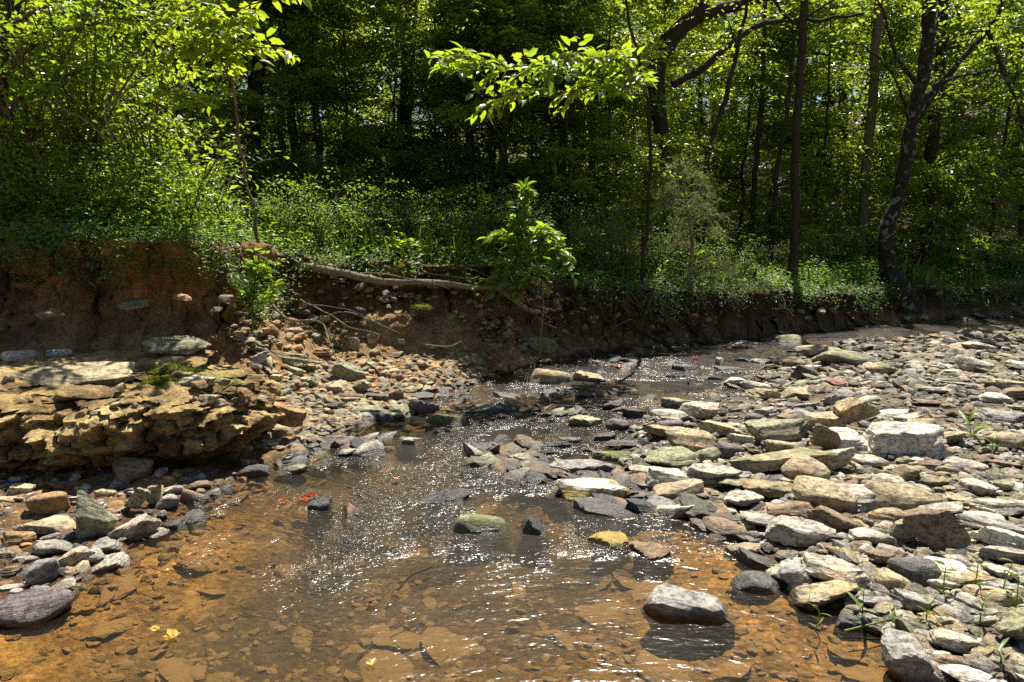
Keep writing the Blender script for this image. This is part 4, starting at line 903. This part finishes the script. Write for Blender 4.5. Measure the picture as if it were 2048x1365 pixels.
SHR = [(60, 6.7, 2, 1.0, 'tall bright shrub crowding the left border'), (190, 6.9, 2, 1.05, 'tall sunlit shrub right of the border trunk'), (310, 7.2, 2, .95, 'tall shrub in the middle of the left thicket'), (400, 7.4, 0, 1.1, 'shrub at the right side of the left thicket'),
 (20, 6.45, 1, 1.0, 'low shrub on the bank lip at the left border'), (120, 6.5, 1, 1.0, 'low bright shrub on the lip above the hanging spray'), (215, 6.55, 1, .9, 'low shrub on the lip of the orange bank, middle'), (300, 6.6, 1, .95, 'low shrub on the lip near the bank corner'), (385, 6.6, 1, .8, 'low shrub just short of the bank corner'), (455, 6.8, 3, 1.0, 'small plant clump at the corner of the orange bank'),
 (560, 8.3, 4, .9, 'shrub behind the corner shrub, over the pale root'), (640, 8.5, 4, .9, 'leafy clump above the thick end of the pale root'), (720, 8.7, 4, .95, 'leafy clump above the first moss mound'), (800, 9.0, 4, .8, 'dark shrub behind the first moss mound'), (880, 8.95, 4, .9, 'sunlit leafy clump above the bright moss mound'),
 (950, 9.1, 4, .95, 'sunlit shrub left of the bank sapling'), (1040, 9.5, 4, 1.1, 'shrub right behind the bank sapling'), (1130, 9.9, 4, 1.1, 'sunlit shrub right of the bank sapling'), (1200, 10.1, 4, 1.1, 'pale green clump above the tangle of roots'), (1255, 10.3, 4, 1.1, 'green clump left of the feathery cedar'),
 (1320, 10.9, 4, .9, 'bright clump at the foot of the feathery cedar'), (1420, 10.9, 4, .9, 'shrub right of the feathery cedar'), (1490, 11.4, 4, .8, 'low clump left of the straight dark trunk'), (1640, 14.5, 4, 1.0, 'yellow-green clump between the two right trunks'), (1690, 15.5, 0, 1.3, 'sunlit shrub left of the blotched trunk'), (1735, 17, 0, 1.2, 'shrub behind the foot of the blotched trunk'),
 (1950, 17, 4, 1.2, 'dark clump in the grass right of the blotched trunk'), (700, 11, 0, 1.1, 'dark shrub in the shade behind the moss mounds'), (1000, 11.8, 0, 1.2, 'dark shrub in the wood behind the sapling'), (520, 10.6, 0, 1.2, 'dark shrub in the shade right of the left thicket'), (840, 12, 0, 1.2, 'dark shrub under the darkest trees'), (1180, 12.6, 0, 1.2, 'dark shrub under the trees left of the cedar')]
for (u, Y, f, s, lab) in SHR: shrub(f, u, Y, s, lab)
# sprays hanging over the orange bank, the shrub on its corner and the sapling on the bank
t = thing('hanging_spray', 'leafy spray hanging down over the left part of the orange bank', 'leafy branch', tuple(P(60, 440, 6.2)))
leafy_limb(t, np.array(P(60, 440, 6.2)), [(60, 440), (110, 450), (170, 480), (215, 530), (240, 575)], [6.3, 6.1, 5.9, 5.8, 5.75], .007, 26, .05, M_LEAFN, 421, (46, 30), 9)
leafy_limb(t, np.array(P(60, 440, 6.2)), [(30, 440), (80, 470), (130, 510), (150, 530)], [6.3, 6.1, 5.9, 5.8], .007, 20, .05, M_LEAFN, 425, (46, 30), 9)
t = thing('hanging_spray', 'leafy spray hanging over the orange bank at the left border', 'leafy branch', tuple(P(0, 440, 6.2)))
leafy_limb(t, np.array(P(0, 440, 6.2)), [(0, 430), (20, 460), (50, 490), (60, 515)], [6.3, 6.1, 5.9, 5.8], .006, 18, .045, M_LEAFN, 431, (42, 30), 9)
sapling('sapling', 'young sapling with big drooping leaves growing from the end of the pale root', 'sapling', [(1080, 622), (1082, 560), (1058, 480), (1046, 420), (1052, 385)], 8.35, .02,
 [([(1050, 520), (1040, 470), (1036, 420), (1048, 384)], 8.3, 34, 28, 5), ([(1075, 540), (1030, 520), (1000, 540), (990, 560)], [8.35, 8.2, 8.1, 8], 16, 46, 6), ([(1072, 530), (1100, 500), (1120, 505), (1128, 530)], [8.35, 8.2, 8.1, 8], 17, 44, 6), ([(1060, 500), (1020, 480), (1000, 470)], [8.35, 8.2, 8.2], 16, 46, 6), ([(1060, 490), (1090, 460), (1110, 470)], [8.35, 8.2, 8.2], 13, 42, 6), ([(1078, 560), (1060, 550), (1040, 570)], [8.3, 8.1, 8.0], 14, 46, 6)], .145, M_LEAFN, 440, M_ROOT)
sapling('shrub', 'bright small shrub with narrow leaves on the corner of the orange bank', 'shrub', [(505, 660), (500, 600), (505, 540), (512, 500)], 5.95, .01,
 [([(505, 640), (500, 590), (508, 540), (515, 505)], 5.9, 26, 26, 6), ([(503, 620), (530, 590), (545, 570)], 5.9, 10, 26, 6), ([(503, 620), (480, 580), (470, 560)], 5.9, 10, 24, 6), ([(505, 560), (530, 540), (548, 530)], 5.9, 9, 24, 6)], .085, M_LEAFN, 450, M_TWIG, base=1)
# feathery cedar
def cedar():
    b0 = np.array(P(1376, 520, 10.25)); b0[2] = zgr(b0[0], b0[1]); r = np.random.default_rng(88); t = thing('cedar', 'feathery pale green cedar with bare twiggy limbs on the bank', 'cedar', tuple(b0))
    b = MB(); tr = curve([(0, 0, -.1), (.05, 0, .7), (-.05, .05, 1.3), (-.12, .1, 2.05)], 20, .02, 3); b.tube(tr, np.linspace(.04, .008, 20), 7, 3); O, D, L = [], [], []
    for i in range(46):
        z = r.uniform(.15, 1.9); j = int(z / 1.95 * 19); az = r.uniform(0, 6.28); Lb = (1.0 - .42 * z) * r.uniform(.6, 1.1); hd = np.array([math.cos(az), math.sin(az), 0])
        c = curve([tr[j], tr[j] + hd * Lb * .5 + [0, 0, .1], tr[j] + hd * Lb + [0, 0, -.08 + r.normal() * .1]], 8, .03, i); b.tube(c, np.linspace(.013, .004, 8), 4, 0, 0)
        for _ in range(12): q = c[int(r.uniform(.3, 1) * 7)]; O.append(q + r.normal(size=3) * .03); D.append(hd + r.normal(size=3) * .6); L.append(r.uniform(.12, .26))
    link('trunk', b.mesh('trunk', M_ROOT), t); C = MB(); p, d, n, l = sprays(np.array(O), np.array(D), np.array(L), 22, .05, r, flat=.8, spread=.55); C.add(*leaves(p, d, n, l, .14, r)); link('foliage', C.mesh('foliage', M_CEDAR, False), t)
cedar()
# --- herb layer on the bank tops
def herbs(name, label, n, ub, yb, seed, hmin, hmax, leaf, mat, k=9, grass=False, ymin_dp=.0, dpmax=99):
    r = np.random.default_rng(seed); U = r.uniform(*ub, n * 2); Y = yb[0] + (yb[1] - yb[0]) * r.random(n * 2) ** 1.3; X = (U - 1024) / FPX * Y
    dl, dr, dp, _, _ = fields(X, Y); cl = fb2(X, Y, 1.1, 3, 31); m = (dp > ymin_dp) & (dp < dpmax) & (dl > 0) & (cl > -.28 + .15 * r.random(n * 2)); X, Y, cl = X[m][:n], Y[m][:n], cl[m][:n]; Z = height(X, Y); n = len(X); Z = Z + 0; H = r.uniform(hmin, hmax, n) * (.75 + cl)
    B = np.stack([X, Y, Z], 1); C = MB()
    if grass:
        for j in range(k):
            a = r.uniform(0, 6.28, n); d = np.stack([np.cos(a) * .5, np.sin(a) * .5, np.ones(n)], 1) + r.normal(size=(n, 3)) * .15; C.add(*leaves(B + r.normal(size=(n, 3)) * [.04, .04, 0], d, np.stack([np.cos(a), np.sin(a), .3 + 0 * a], 1), H * r.uniform(.5, 1.3, n), .022, r, droop=.45))
    else:
        for j in range(k):
            a = r.uniform(0, 6.28, n); t = r.uniform(.3, 1, n); o = B + np.stack([r.normal(size=n) * .06, r.normal(size=n) * .06, H * t], 1); d = np.stack([np.cos(a), np.sin(a), r.uniform(-.2, .6, n)], 1); C.add(*leaves(o, d, np.array([0, 0, 1.]) + r.normal(size=(n, 3)) * .4, leaf * r.uniform(.6, 1.2, n), .45, r))
    o = link(name, C.mesh(name, mat, False)); tag(o, label, 'ground cover', None, 'stuff')
herbs('bank_herbs', 'low leafy plants covering the top of the near banks', 5200, (-100, 2200), (6.2, 13), 601, .08, .38, .045, M_HERB, 9)
def lip_skirt(n, seed):
    r = np.random.default_rng(seed); U = r.uniform(-100, 2200, n * 12); Y = r.uniform(5.6, 15, n * 12); X = (U - 1024) / FPX * Y; dl, dr, dp, zl, _ = fields(X, Y); cl = fb2(X, Y, 1.3, 3, 39)
    m = (dp > -.36) & (dp < .05) & (dl > 0) & (cl > -.3) & (np.abs(U - 760) > 230 * (r.random(n * 12) < .7)); X, Y, zl, dp, cl = [a[m][:n] for a in (X, Y, zl, dp, cl)]; n = len(X)
    top = height(X, Y + .45); Z = np.maximum(height(X, Y), top - r.random(n) ** 1.6 * (.34 + .5 * cl + .16 * sstep(.5, 2, X))) + .02
    C = MB(); B = np.stack([X, Y, Z], 1)
    for j in range(9):
        a = r.uniform(0, 6.28, n); o = B + r.normal(size=(n, 3)) * [.07, .06, .06] + [0, -.06, .05]; d = np.stack([np.cos(a), np.sin(a) - .4, r.uniform(-.7, .4, n)], 1); C.add(*leaves(o, d, np.array([0, -.4, 1.]) + r.normal(size=(n, 3)) * .4, .05 * r.uniform(.5, 1.2, n), .42, r))
    tag(link('hanging_herbs', C.mesh('hanging_herbs', M_HERB, False)), 'leafy growth spilling over the lip of the banks', 'ground cover', None, 'stuff')
lip_skirt(6800, 640)
herbs('lip_herbs', 'small plants crowding and drooping over the lip of the banks', 5200, (-100, 2200), (6.0, 15), 605, .06, .34, .045, M_HERB, 9, False, -.2, .35)
herbs('broad_herbs', 'broad-leaved plants scattered through the ground cover', 900, (-100, 2200), (6.3, 14), 606, .15, .5, .11, M_LEAFN, 8)
herbs('wood_herbs', 'low leafy plants on the ground of the wood', 6500, (-100, 2200), (12, 26), 602, .1, .5, .07, M_HERB, 9)
herbs('meadow_herbs', 'bright low greenery round the right trunks', 4200, (1480, 2200), (11, 20), 603, .1, .5, .06, M_HERB, 9)
herbs('bank_grass', 'grass blades growing among the plants on the banks', 2600, (-100, 2200), (7.2, 17), 604, .12, .4, .04, M_GRASS, 7, True)
# --- far wood that closes the view
def far_wood():
    r = np.random.default_rng(700); n = 13000; a = r.uniform(-.95, .95, n); d = r.uniform(30, 52, n); X = np.sin(a) * d; Y = np.cos(a) * d; Z = height(X, Y) + 13 * r.random(n) ** .8
    O = np.stack([X, Y, Z], 1); az = r.uniform(0, 6.28, n); D = np.stack([np.cos(az), np.sin(az), r.normal(size=n) * .3], 1); C = MB(); C.add(*leaves(*sprays(O, D, r.uniform(.8, 1.8, n), 16, .26, r), .6, r))
    tag(link('far_wood', C.mesh('far_wood', M_LEAF, False)), 'mass of leaves of the far wood closing the view', 'woodland', None, 'stuff')
    n = 5200; U = r.uniform(-150, 2200, n); Yn = r.uniform(17, 29, n); Xn = (U - 1024) / FPX * Yn; Zn = height(Xn, Yn) + .2 + 8 * r.random(n) ** 1.1
    az = r.uniform(0, 6.28, n); D = np.stack([np.cos(az), np.sin(az), r.normal(size=n) * .25], 1); keep = fbm(np.stack([Xn, Yn, Zn], 1) * .55, 3, 77) > -.12
    C = MB(); C.add(*leaves(*sprays(np.stack([Xn, Yn, Zn], 1)[keep], D[keep], r.uniform(.5, 1.1, keep.sum()), 16, .18, r), .55, r))
    tag(link('understorey', C.mesh('understorey', M_LEAF, False)), 'layers of leaves deep inside the wood that read as one mass', 'woodland', None, 'stuff')
    n = 15000; Yc = r.uniform(24, 52, n); Xc = (r.uniform(-400, 2450, n) - 1024) / FPX * Yc; Zc = height(Xc, Yc) + r.uniform(8.2, 12.5, n)
    pn = fbm(np.stack([Xc, Yc, Zc * .3], 1) * .33, 3, 78); keep = (pn > -.03 + .3 * sstep(0, 6, Xc) * (1 - sstep(30, 40, Yc))) & ~((Xc > 2.2) & (Yc < 27))
    O = np.stack([Xc, Yc, Zc], 1)[keep]; az = r.uniform(0, 6.28, len(O)); D = np.stack([np.cos(az), np.sin(az), r.normal(size=len(O)) * .2], 1)
    C = MB(); C.add(*leaves(*sprays(O, D, r.uniform(.7, 1.5, len(O)), 14, .27, r, flat=.25), .6, r)); tag(link('canopy', C.mesh('canopy', M_LEAF, False)), 'leaf roof added above the trunks to shade the wood, with sunny gaps', 'woodland', None, 'stuff')  # leaf roof put in for its shade, left open where sun should fall
    b = MB()
    for i in range(60):
        x = r.uniform(-26, 34); y = r.uniform(27, 46); z = zgr(x, y); H = r.uniform(9, 14); b.tube(curve([(x, y, z - .3), (x + r.normal() * .3, y, z + H * .5), (x + r.normal() * .6, y, z + H)], 10, .1, i), np.linspace(r.uniform(.1, .24), .06, 10), 6, i, 0)
    tag(link('far_trunks', b.mesh('far_trunks', M_BARK)), 'dim trunks crowding the far wood', 'woodland', None, 'stuff')
far_wood()
# ------------------------------------------------------------------ roots, sticks, moss, weeds, dead leaves
def stick(name, label, cat, pts, Y, r0, r1, mat, seed=0, subs=(), wob=.012):
    w_ = pix(pts, Y) if Y is not None else [np.array(p) for p in pts]; o = np.array(w_[0]); t = link(name, None, None, tuple(o)); bpy.data.objects.remove(t)
    b = MB(); b.tube(curve([p - o for p in w_], 36, wob, seed), np.linspace(r0, r1, 36), 9, seed, .12)
    for (sp_, sy, sr) in subs: b.tube(curve([p - o for p in pix(sp_, sy)], 18, wob, seed + 3), np.linspace(sr, sr * .3, 18), 5, seed, .1)
    ob = link(name, b.mesh(name, mat), None, tuple(o)); return tag(ob, label, cat)
stick('tree_root', 'long pale root running along the bank under the moss', 'root', [(490, 536), (560, 534), (640, 537), (690, 548), (760, 562), (860, 566), (940, 574), (1000, 580), (1030, 600), (1060, 622), (1080, 624)], [8.0, 7.85, 7.7, 7.7, 7.75, 7.85, 7.95, 8.0, 8.05, 8.25, 8.35], .052, .028, M_ROOT, 1, [([(700, 549), (760, 548), (830, 560), (900, 578)], 7.8, .012), ([(820, 545), (900, 553), (960, 560), (1010, 575)], 8.0, .012), ([(600, 536), (560, 520), (520, 515)], 7.9, .012), ([(940, 574), (930, 540), (980, 555)], 8.0, .008)])
stick('stick', 'bare grey twig forking over the scree', 'stick', [(545, 610), (580, 640), (640, 645), (660, 690), (675, 720)], [6.3, 6.2, 6.3, 6.1, 6.0], .012, .005, M_ROOT, 2, [([(580, 640), (590, 665)], 6.15, .006), ([(650, 660), (690, 700)], 6.1, .006)])
stick('stick', 'thin root fibre trailing across the upper scree', 'stick', [(600, 600), (650, 625), (700, 655), (755, 668)], [7.5, 7.3, 7.1, 7.0], .01, .005, M_ROOT, 3, [([(620, 610), (700, 620), (760, 650)], 7.3, .006)])
stick('stick', 'thin root fibre lying over the middle of the scree', 'stick', [(640, 640), (690, 625), (740, 640), (800, 670)], [7.4, 7.3, 7.3, 7.2], .009, .004, M_ROOT, 4)
stick('stick', 'short bent twig on the lit gravel under the root', 'stick', [(850, 690), (880, 692), (905, 692), (925, 682)], [6.9, 6.95, 7, 7.05], .01, .006, M_ROOT, 5)
stick('branch', 'dark fallen limb sloping from the bank into the pool', 'branch', [(1200, 600), (1240, 640), (1290, 665), (1330, 692), (1352, 706)], [9.6, 9.5, 9.3, 9.2, 9.1], .045, .02, M_BARK, 6, [([(1290, 665), (1320, 690), (1310, 715)], 9.2, .014), ([(1330, 692), (1350, 680), (1360, 690)], 9.15, .012), ([(1310, 680), (1345, 700), (1330, 712)], 9.1, .012)], .03)
stick('stick', 'pale thin twig leaning from the bank into the water', 'stick', [(1186, 716), (1190, 690), (1215, 665), (1262, 638)], [9.0, 9.1, 9.2, 9.35], .008, .006, M_ROOT, 7)
stick('stick', 'forked pale stick floating in the still pool', 'stick', [(1430, 700), (1465, 686), (1480, 684), (1515, 690)], [9.5, 9.6, 9.6, 9.6], .014, .008, M_ROOT, 8, [([(1475, 684), (1455, 695)], 9.6, .008), ([(1480, 684), (1475, 694)], 9.55, .008)])
stick('stick', 'dark flat stick lying in the water at the head of the riffle', 'stick', [(1250, 715), (1320, 711), (1385, 712), (1400, 710)], [8.75, 8.8, 8.85, 8.85], .02, .012, M_BARK, 9)
stick('stick', 'thin dark twig standing out of the near water', 'stick', [(795, 1180), (820, 1155), (845, 1140), (862, 1133)], [2.72, 2.8, 2.86, 2.9], .004, .0025, M_BARK, 10, (), .004)
stick('stick', 'long crooked twig across the tan slab at the water edge', 'stick', [(1395, 818), (1412, 838), (1450, 850), (1505, 862)], [5.9, 5.75, 5.5, 5.35], .009, .005, M_TWIG, 11, [([(1450, 850), (1475, 868), (1480, 880)], 5.35, .005)], .008)
stick('stick', 'slim grey twig lying by the smooth rounded boulder', 'stick', [(1520, 742), (1545, 731), (1580, 733)], [7.8, 7.9, 7.8], .009, .005, M_ROOT, 12)
stick('branch', 'dead bare branch crossing the leaning stem on the left', 'branch', [(432, 368), (470, 350), (510, 330), (545, 318)], [6.8, 6.7, 6.6, 6.5], .008, .004, M_ROOT, 13, [([(430, 368), (440, 330), (450, 310)], 6.8, .004)])
stick('branch', 'pale dead limb sloping inside the left thicket', 'branch', [(100, 200), (150, 230), (180, 250), (230, 285)], [6.5, 6.4, 6.4, 6.3], .01, .006, M_ROOT, 14, [([(180, 250), (200, 268), (205, 300)], 6.4, .005)])
stick('branch', 'pale forked dead limb in the middle of the left thicket', 'branch', [(225, 280), (212, 230), (245, 190), (300, 150), (350, 128)], [6.4, 6.35, 6.3, 6.2, 6.1], .01, .004, M_ROOT, 15, [([(245, 190), (290, 220), (330, 245)], 6.2, .005)])
def tangle(label, ub, vb, Y0, n, seed, mat=M_TWIG):
    r = np.random.default_rng(seed); b = MB(); o = np.array(P(np.mean(ub), vb[0], Y0))
    for i in range(n):
        u = r.uniform(*ub); v = vb[0] + r.normal() * 8; L = r.uniform(.3, 1) * (vb[1] - vb[0]); a = r.normal() * .7
        pts = [P(u, v, Y0 + .1), P(u + L * a * .4, v + L * .3 + r.normal() * 8, Y0 - .2), P(u + L * a * .9 + r.normal() * 10, v + L * .7, Y0 - .28), P(u + L * a * 1.1 + r.normal() * 18, v + L, Y0 - .25)]
        b.tube(curve([p - o for p in pts], 12, .03, seed + i), np.linspace(r.uniform(.004, .009), .002, 12), 4, 0, 0)
    tag(link('root_tangle', b.mesh('root_tangle', mat), None, tuple(o)), label, 'roots', 'hanging root tangles')
tangle('tangle of thin roots hanging right of the bank sapling', (1130, 1250), (575, 680), 9.3, 26, 801)
tangle('tangle of thin pale roots hanging over the dark bank below the cedar', (1260, 1400), (580, 680), 9.9, 24, 802)
tangle('roots trailing down the dark bank towards the still pool', (1420, 1560), (585, 690), 10.8, 18, 803)
tangle('fine roots hanging under the pale root', (880, 1060), (585, 650), 8.35, 14, 804)
tangle('fine root hairs hanging from the dark lip at the bank corner', (330, 470), (480, 560), 6.1, 16, 805)
tangle('root tangle on the dark bank between the cedar and the straight trunk', (1500, 1640), (585, 650), 11.6, 22, 807)
tangle('root tangle hanging left of the still pool under the pale shrubs', (1160, 1330), (580, 660), 9.6, 26, 808, M_ROOT)
tangle('roots laid bare under the grass at the right end of the pool', (1850, 2000), (590, 625), 13.1, 16, 806)
def moss_mound(label, u, v, w_, h_, Y, seed, n=2600):
    r = np.random.default_rng(seed); c = np.array(P(u, v, Y)); c_ = Y / FPX; a, bq = w_ * c_ / 2, h_ * c_ * .62
    D, F = ico(4); V = D * (1 + .22 * fbm(D * 2.3 + seed, 4, seed))[:, None] * [a, max(.12, a * .45), bq]; V[:, 2] -= bq * .55
    t = thing('moss_mound', label, 'moss', tuple(c)); cc = np.tile(np.array((.09, .1, .012)), (len(V), 1)) * (1 + .5 * fbm(D * 6, 3, seed))[:, None]
    link('mound', mk_mesh('mound', V, F, M_EARTH, True, cols={'col': cc}), t)
    i = r.integers(len(F), size=n); wgt = r.dirichlet((1, 1, 1), n); p = (V[F[i]] * wgt[..., None]).sum(1); nn = nrmz(p / [a, a * .45, bq]); ok = nn[:, 2] > -.5
    p, nn = p[ok], nn[ok]; C = MB(); C.add(*leaves(p, nn + r.normal(size=p.shape) * .5, r.normal(size=p.shape), r.uniform(.012, .03, len(p)), .35, r)); link('tufts', C.mesh('tufts', M_MOSS, False), t)
moss_mound('bright yellow-green moss mound on the bank above the root', 905, 545, 90, 26, 8.25, 911)
moss_mound('broad olive moss mound left of the bright one', 785, 532, 130, 30, 8.2, 912, 3000)
moss_mound('dull moss mound near the thick end of the root', 610, 520, 110, 26, 8.0, 913)
moss_mound('small moss tuft hanging from the root fibres', 843, 612, 44, 13, 7.7, 914, 800)
moss_mound('bright moss cushion on the ledge top', 322, 764, 76, 26, 4.55, 915, 2600)
moss_mound('dark mossy hump on the ledge behind the bright cushion', 350, 738, 96, 22, 4.9, 916, 1500)
# trailing weeds on the near right stones
def weed(label, u, v, hpx, seed, n=7, leaf=.09, lean=0., mat=M_GRASS, wr=.16, Y=None):
    p = hit(u, v) if Y is None else np.array(P(u, v, Y)); r = np.random.default_rng(seed); t = thing('weed', label, 'weed', tuple(p), 0, 'weeds on the stones'); c = p[1] * cp - (p[2] - CAMH) * sp; H = hpx * c / FPX
    S_ = MB(); C = MB()
    for s in range(max(1, n // 6)):
        a = r.uniform(-1, 1); top = np.array([lean * H + a * .25 * H, r.normal() * .12 * H, H * r.uniform(.8, 1)]); q = curve([(r.normal() * .01, 0, -.02), top * [.3, .3, .55], top], 16, .01, seed + s); S_.tube(q, np.linspace(.0035, .0015, 16), 5, 0, 0)
        k = n; j = np.linspace(3, 15, k).astype(int); az = np.arange(k) * 2.6 + r.random(k); d = np.stack([np.cos(az), np.sin(az) * .8, r.uniform(.2, .9, k)], 1); C.add(*leaves(q[j], d, np.array([0, 0, 1.]) + r.normal(size=(k, 3)) * .3, leaf * r.uniform(.6, 1.1, k), wr, r, fine=True, droop=.35))
    link('stem', S_.mesh('stem', mat), t); link('foliage', C.mesh('foliage', mat, False), t)
WD = [('single weed with a long stalk at the left of the weeds, over the golden water', 1640, 1262, 90, 6, .06, -.3), ('broad-bladed weed rising from the golden shallows', 1722, 1262, 90, 7, .09, -.2), ('weed stem right of the broad-bladed one', 1790, 1275, 70, 7, .05, .1), ('tall weed behind the trailing weeds, left of two', 1888, 1200, 75, 9, .05, 0), ('tall weed at the right of the pair behind the trailing weeds', 1995, 1200, 80, 9, .05, .1), ('tall weed by the bright white slab', 1948, 1190, 90, 9, .05, 0), ('weed drooping over the upturned layered slab', 2030, 1235, 110, 10, .055, -.1), ('low weed beside the streaky slab', 1850, 1255, 70, 8, .05, .2), ('weed between the wet wedge and the border', 1960, 1265, 80, 8, .05, 0), ('grassy weed at the bottom right border', 2000, 1345, 50, 7, .1, -.5), ('broad sprout of green blades in the middle of the gravel bar', 1942, 880, 52, 8, .16, 0), ('thin sprig lower in the middle of the bar', 1985, 905, 40, 8, .09, 0), ('green sprig at the left border below the ledge', 2, 965, 50, 8, .09, .2), ('tuft of drooping grass hanging from the root', 950, 620, 70, 9, .14, 0)]
for i, (l, u, v, h, n, lf, ln) in enumerate(WD): weed(l, u, v, h, 950 + i, n, lf, ln, M_GRASS if lf > .055 else M_LEAFN, .16 if lf > .055 else .3, 7.75 if v == 620 else None)
stick('weed_runner', 'long green runner creeping over the stones at the lower right', 'weed', [P(1690, 1262, 2.42), P(1780, 1250, 2.44) + [0, 0, .02], P(1850, 1225, 2.52), P(1950, 1190, 2.6), P(2020, 1150, 2.72)], None, .004, .0025, M_GRASS, 20)
# fallen leaves
def dead_leaf(label, u, v, size, mat, seed, rz=0, z=None):
    p = hit(u, v); z0 = max(p[2], .012) + .006
    d = ray(u, v); t = (z0 - CAMH) / d[2]; p = np.array([d[0] * t, d[1] * t, z0]); r = np.random.default_rng(seed); C = MB()
    n = 5; a = np.linspace(-1.1, 1.1, n); L = size * np.array([.6, .85, 1, .85, .6]); C.add(*leaves(np.zeros((n, 3)), np.stack([np.cos(a), np.sin(a), .15 + r.random(n) * .3], 1), np.array([0, 0, 1.]) + r.normal(size=(n, 3)) * .25, L, .42, r, fine=True, droop=.2))
    o = link('fallen_leaf', C.mesh('fallen_leaf', mat, False), None, tuple(p)); o.rotation_euler = (0, 0, rz); tag(o, label, 'leaf', 'fallen leaves')
DL = [('bright red leaf beside the brown puddle stones on the bar', 1818, 996, .07, 1), ('crimson leaf tucked beside the rough dark speckled rock', 1762, 1158, .08, 1), ('orange leaf stuck under the white cobble at the right', 1950, 1060, .07, 1), ('orange curled leaf in the left riffle', 612, 992, .12, 1), ('rusty leaf just above the mossy dome rock', 560, 1004, .06, 1), ('red leaf by the grey upright stone in the bar head', 1568, 806, .09, 1), ('orange leaf near the water on the brown puddle', 1625, 1052, .05, 1), ('golden leaf under the running water at lower left', 350, 1275, .06, 2), ('small golden leaf in the near water at left', 318, 1258, .04, 2), ('orange leaf floating in the middle of the left riffle', 798, 960, .05, 1), ('brown leaf at the lower edge of the left riffle', 735, 1205, .05, 0), ('yellow leaf in the near middle water', 745, 1330, .04, 2), ('orange leaf on the riffle at left of the twin tan rocks', 1015, 748, .1, 1), ('red leaf behind the dark flat rock at the riffle head', 1385, 716, .1, 1), ('cream dry leaf among the trailing weeds', 1895, 1245, .1, 2), ('yellow-green dry leaf beside the crimson one', 1762, 1140, .06, 2), ('brown leaf lying on the ledge top', 215, 765, .06, 0), ('orange leaf beside the pebbles right of the paired white rocks', 1530, 775, .06, 1), ('red-brown leaf on the twin pale rock', 1240, 735, .09, 1)]
for i, (l, u, v, s, m) in enumerate(DL): dead_leaf(l, u, v, s, (M_BROWNL, M_REDL, M_YELL)[m], 1200 + i, rt.uniform(0, 6.28))
def litter():
    r = np.random.default_rng(1300); n = 2600; U = r.uniform(-50, 2150, n); Y = r.uniform(5.5, 26, n); X = (U - 1024) / FPX * Y; dl, dr, dp, _, _ = fields(X, Y); m = (dp > .02) | ((dl > 0) & (Y < 10) & (r.random(n) < .25)); X, Y = X[m], Y[m]; Z = height(X, Y) + .01; n = len(X); a = r.uniform(0, 6.28, n)
    C = MB(); C.add(*leaves(np.stack([X, Y, Z], 1), np.stack([np.cos(a), np.sin(a), .1 + 0 * a], 1), np.array([0, 0, 1.]) + r.normal(size=(n, 3)) * .35, .09 * r.uniform(.5, 1, n), .5, r)); tag(link('leaf_litter', C.mesh('leaf_litter', M_BROWNL, False)), 'brown dead leaves littering the ground of the wood', 'leaf litter', None, 'stuff')
litter()
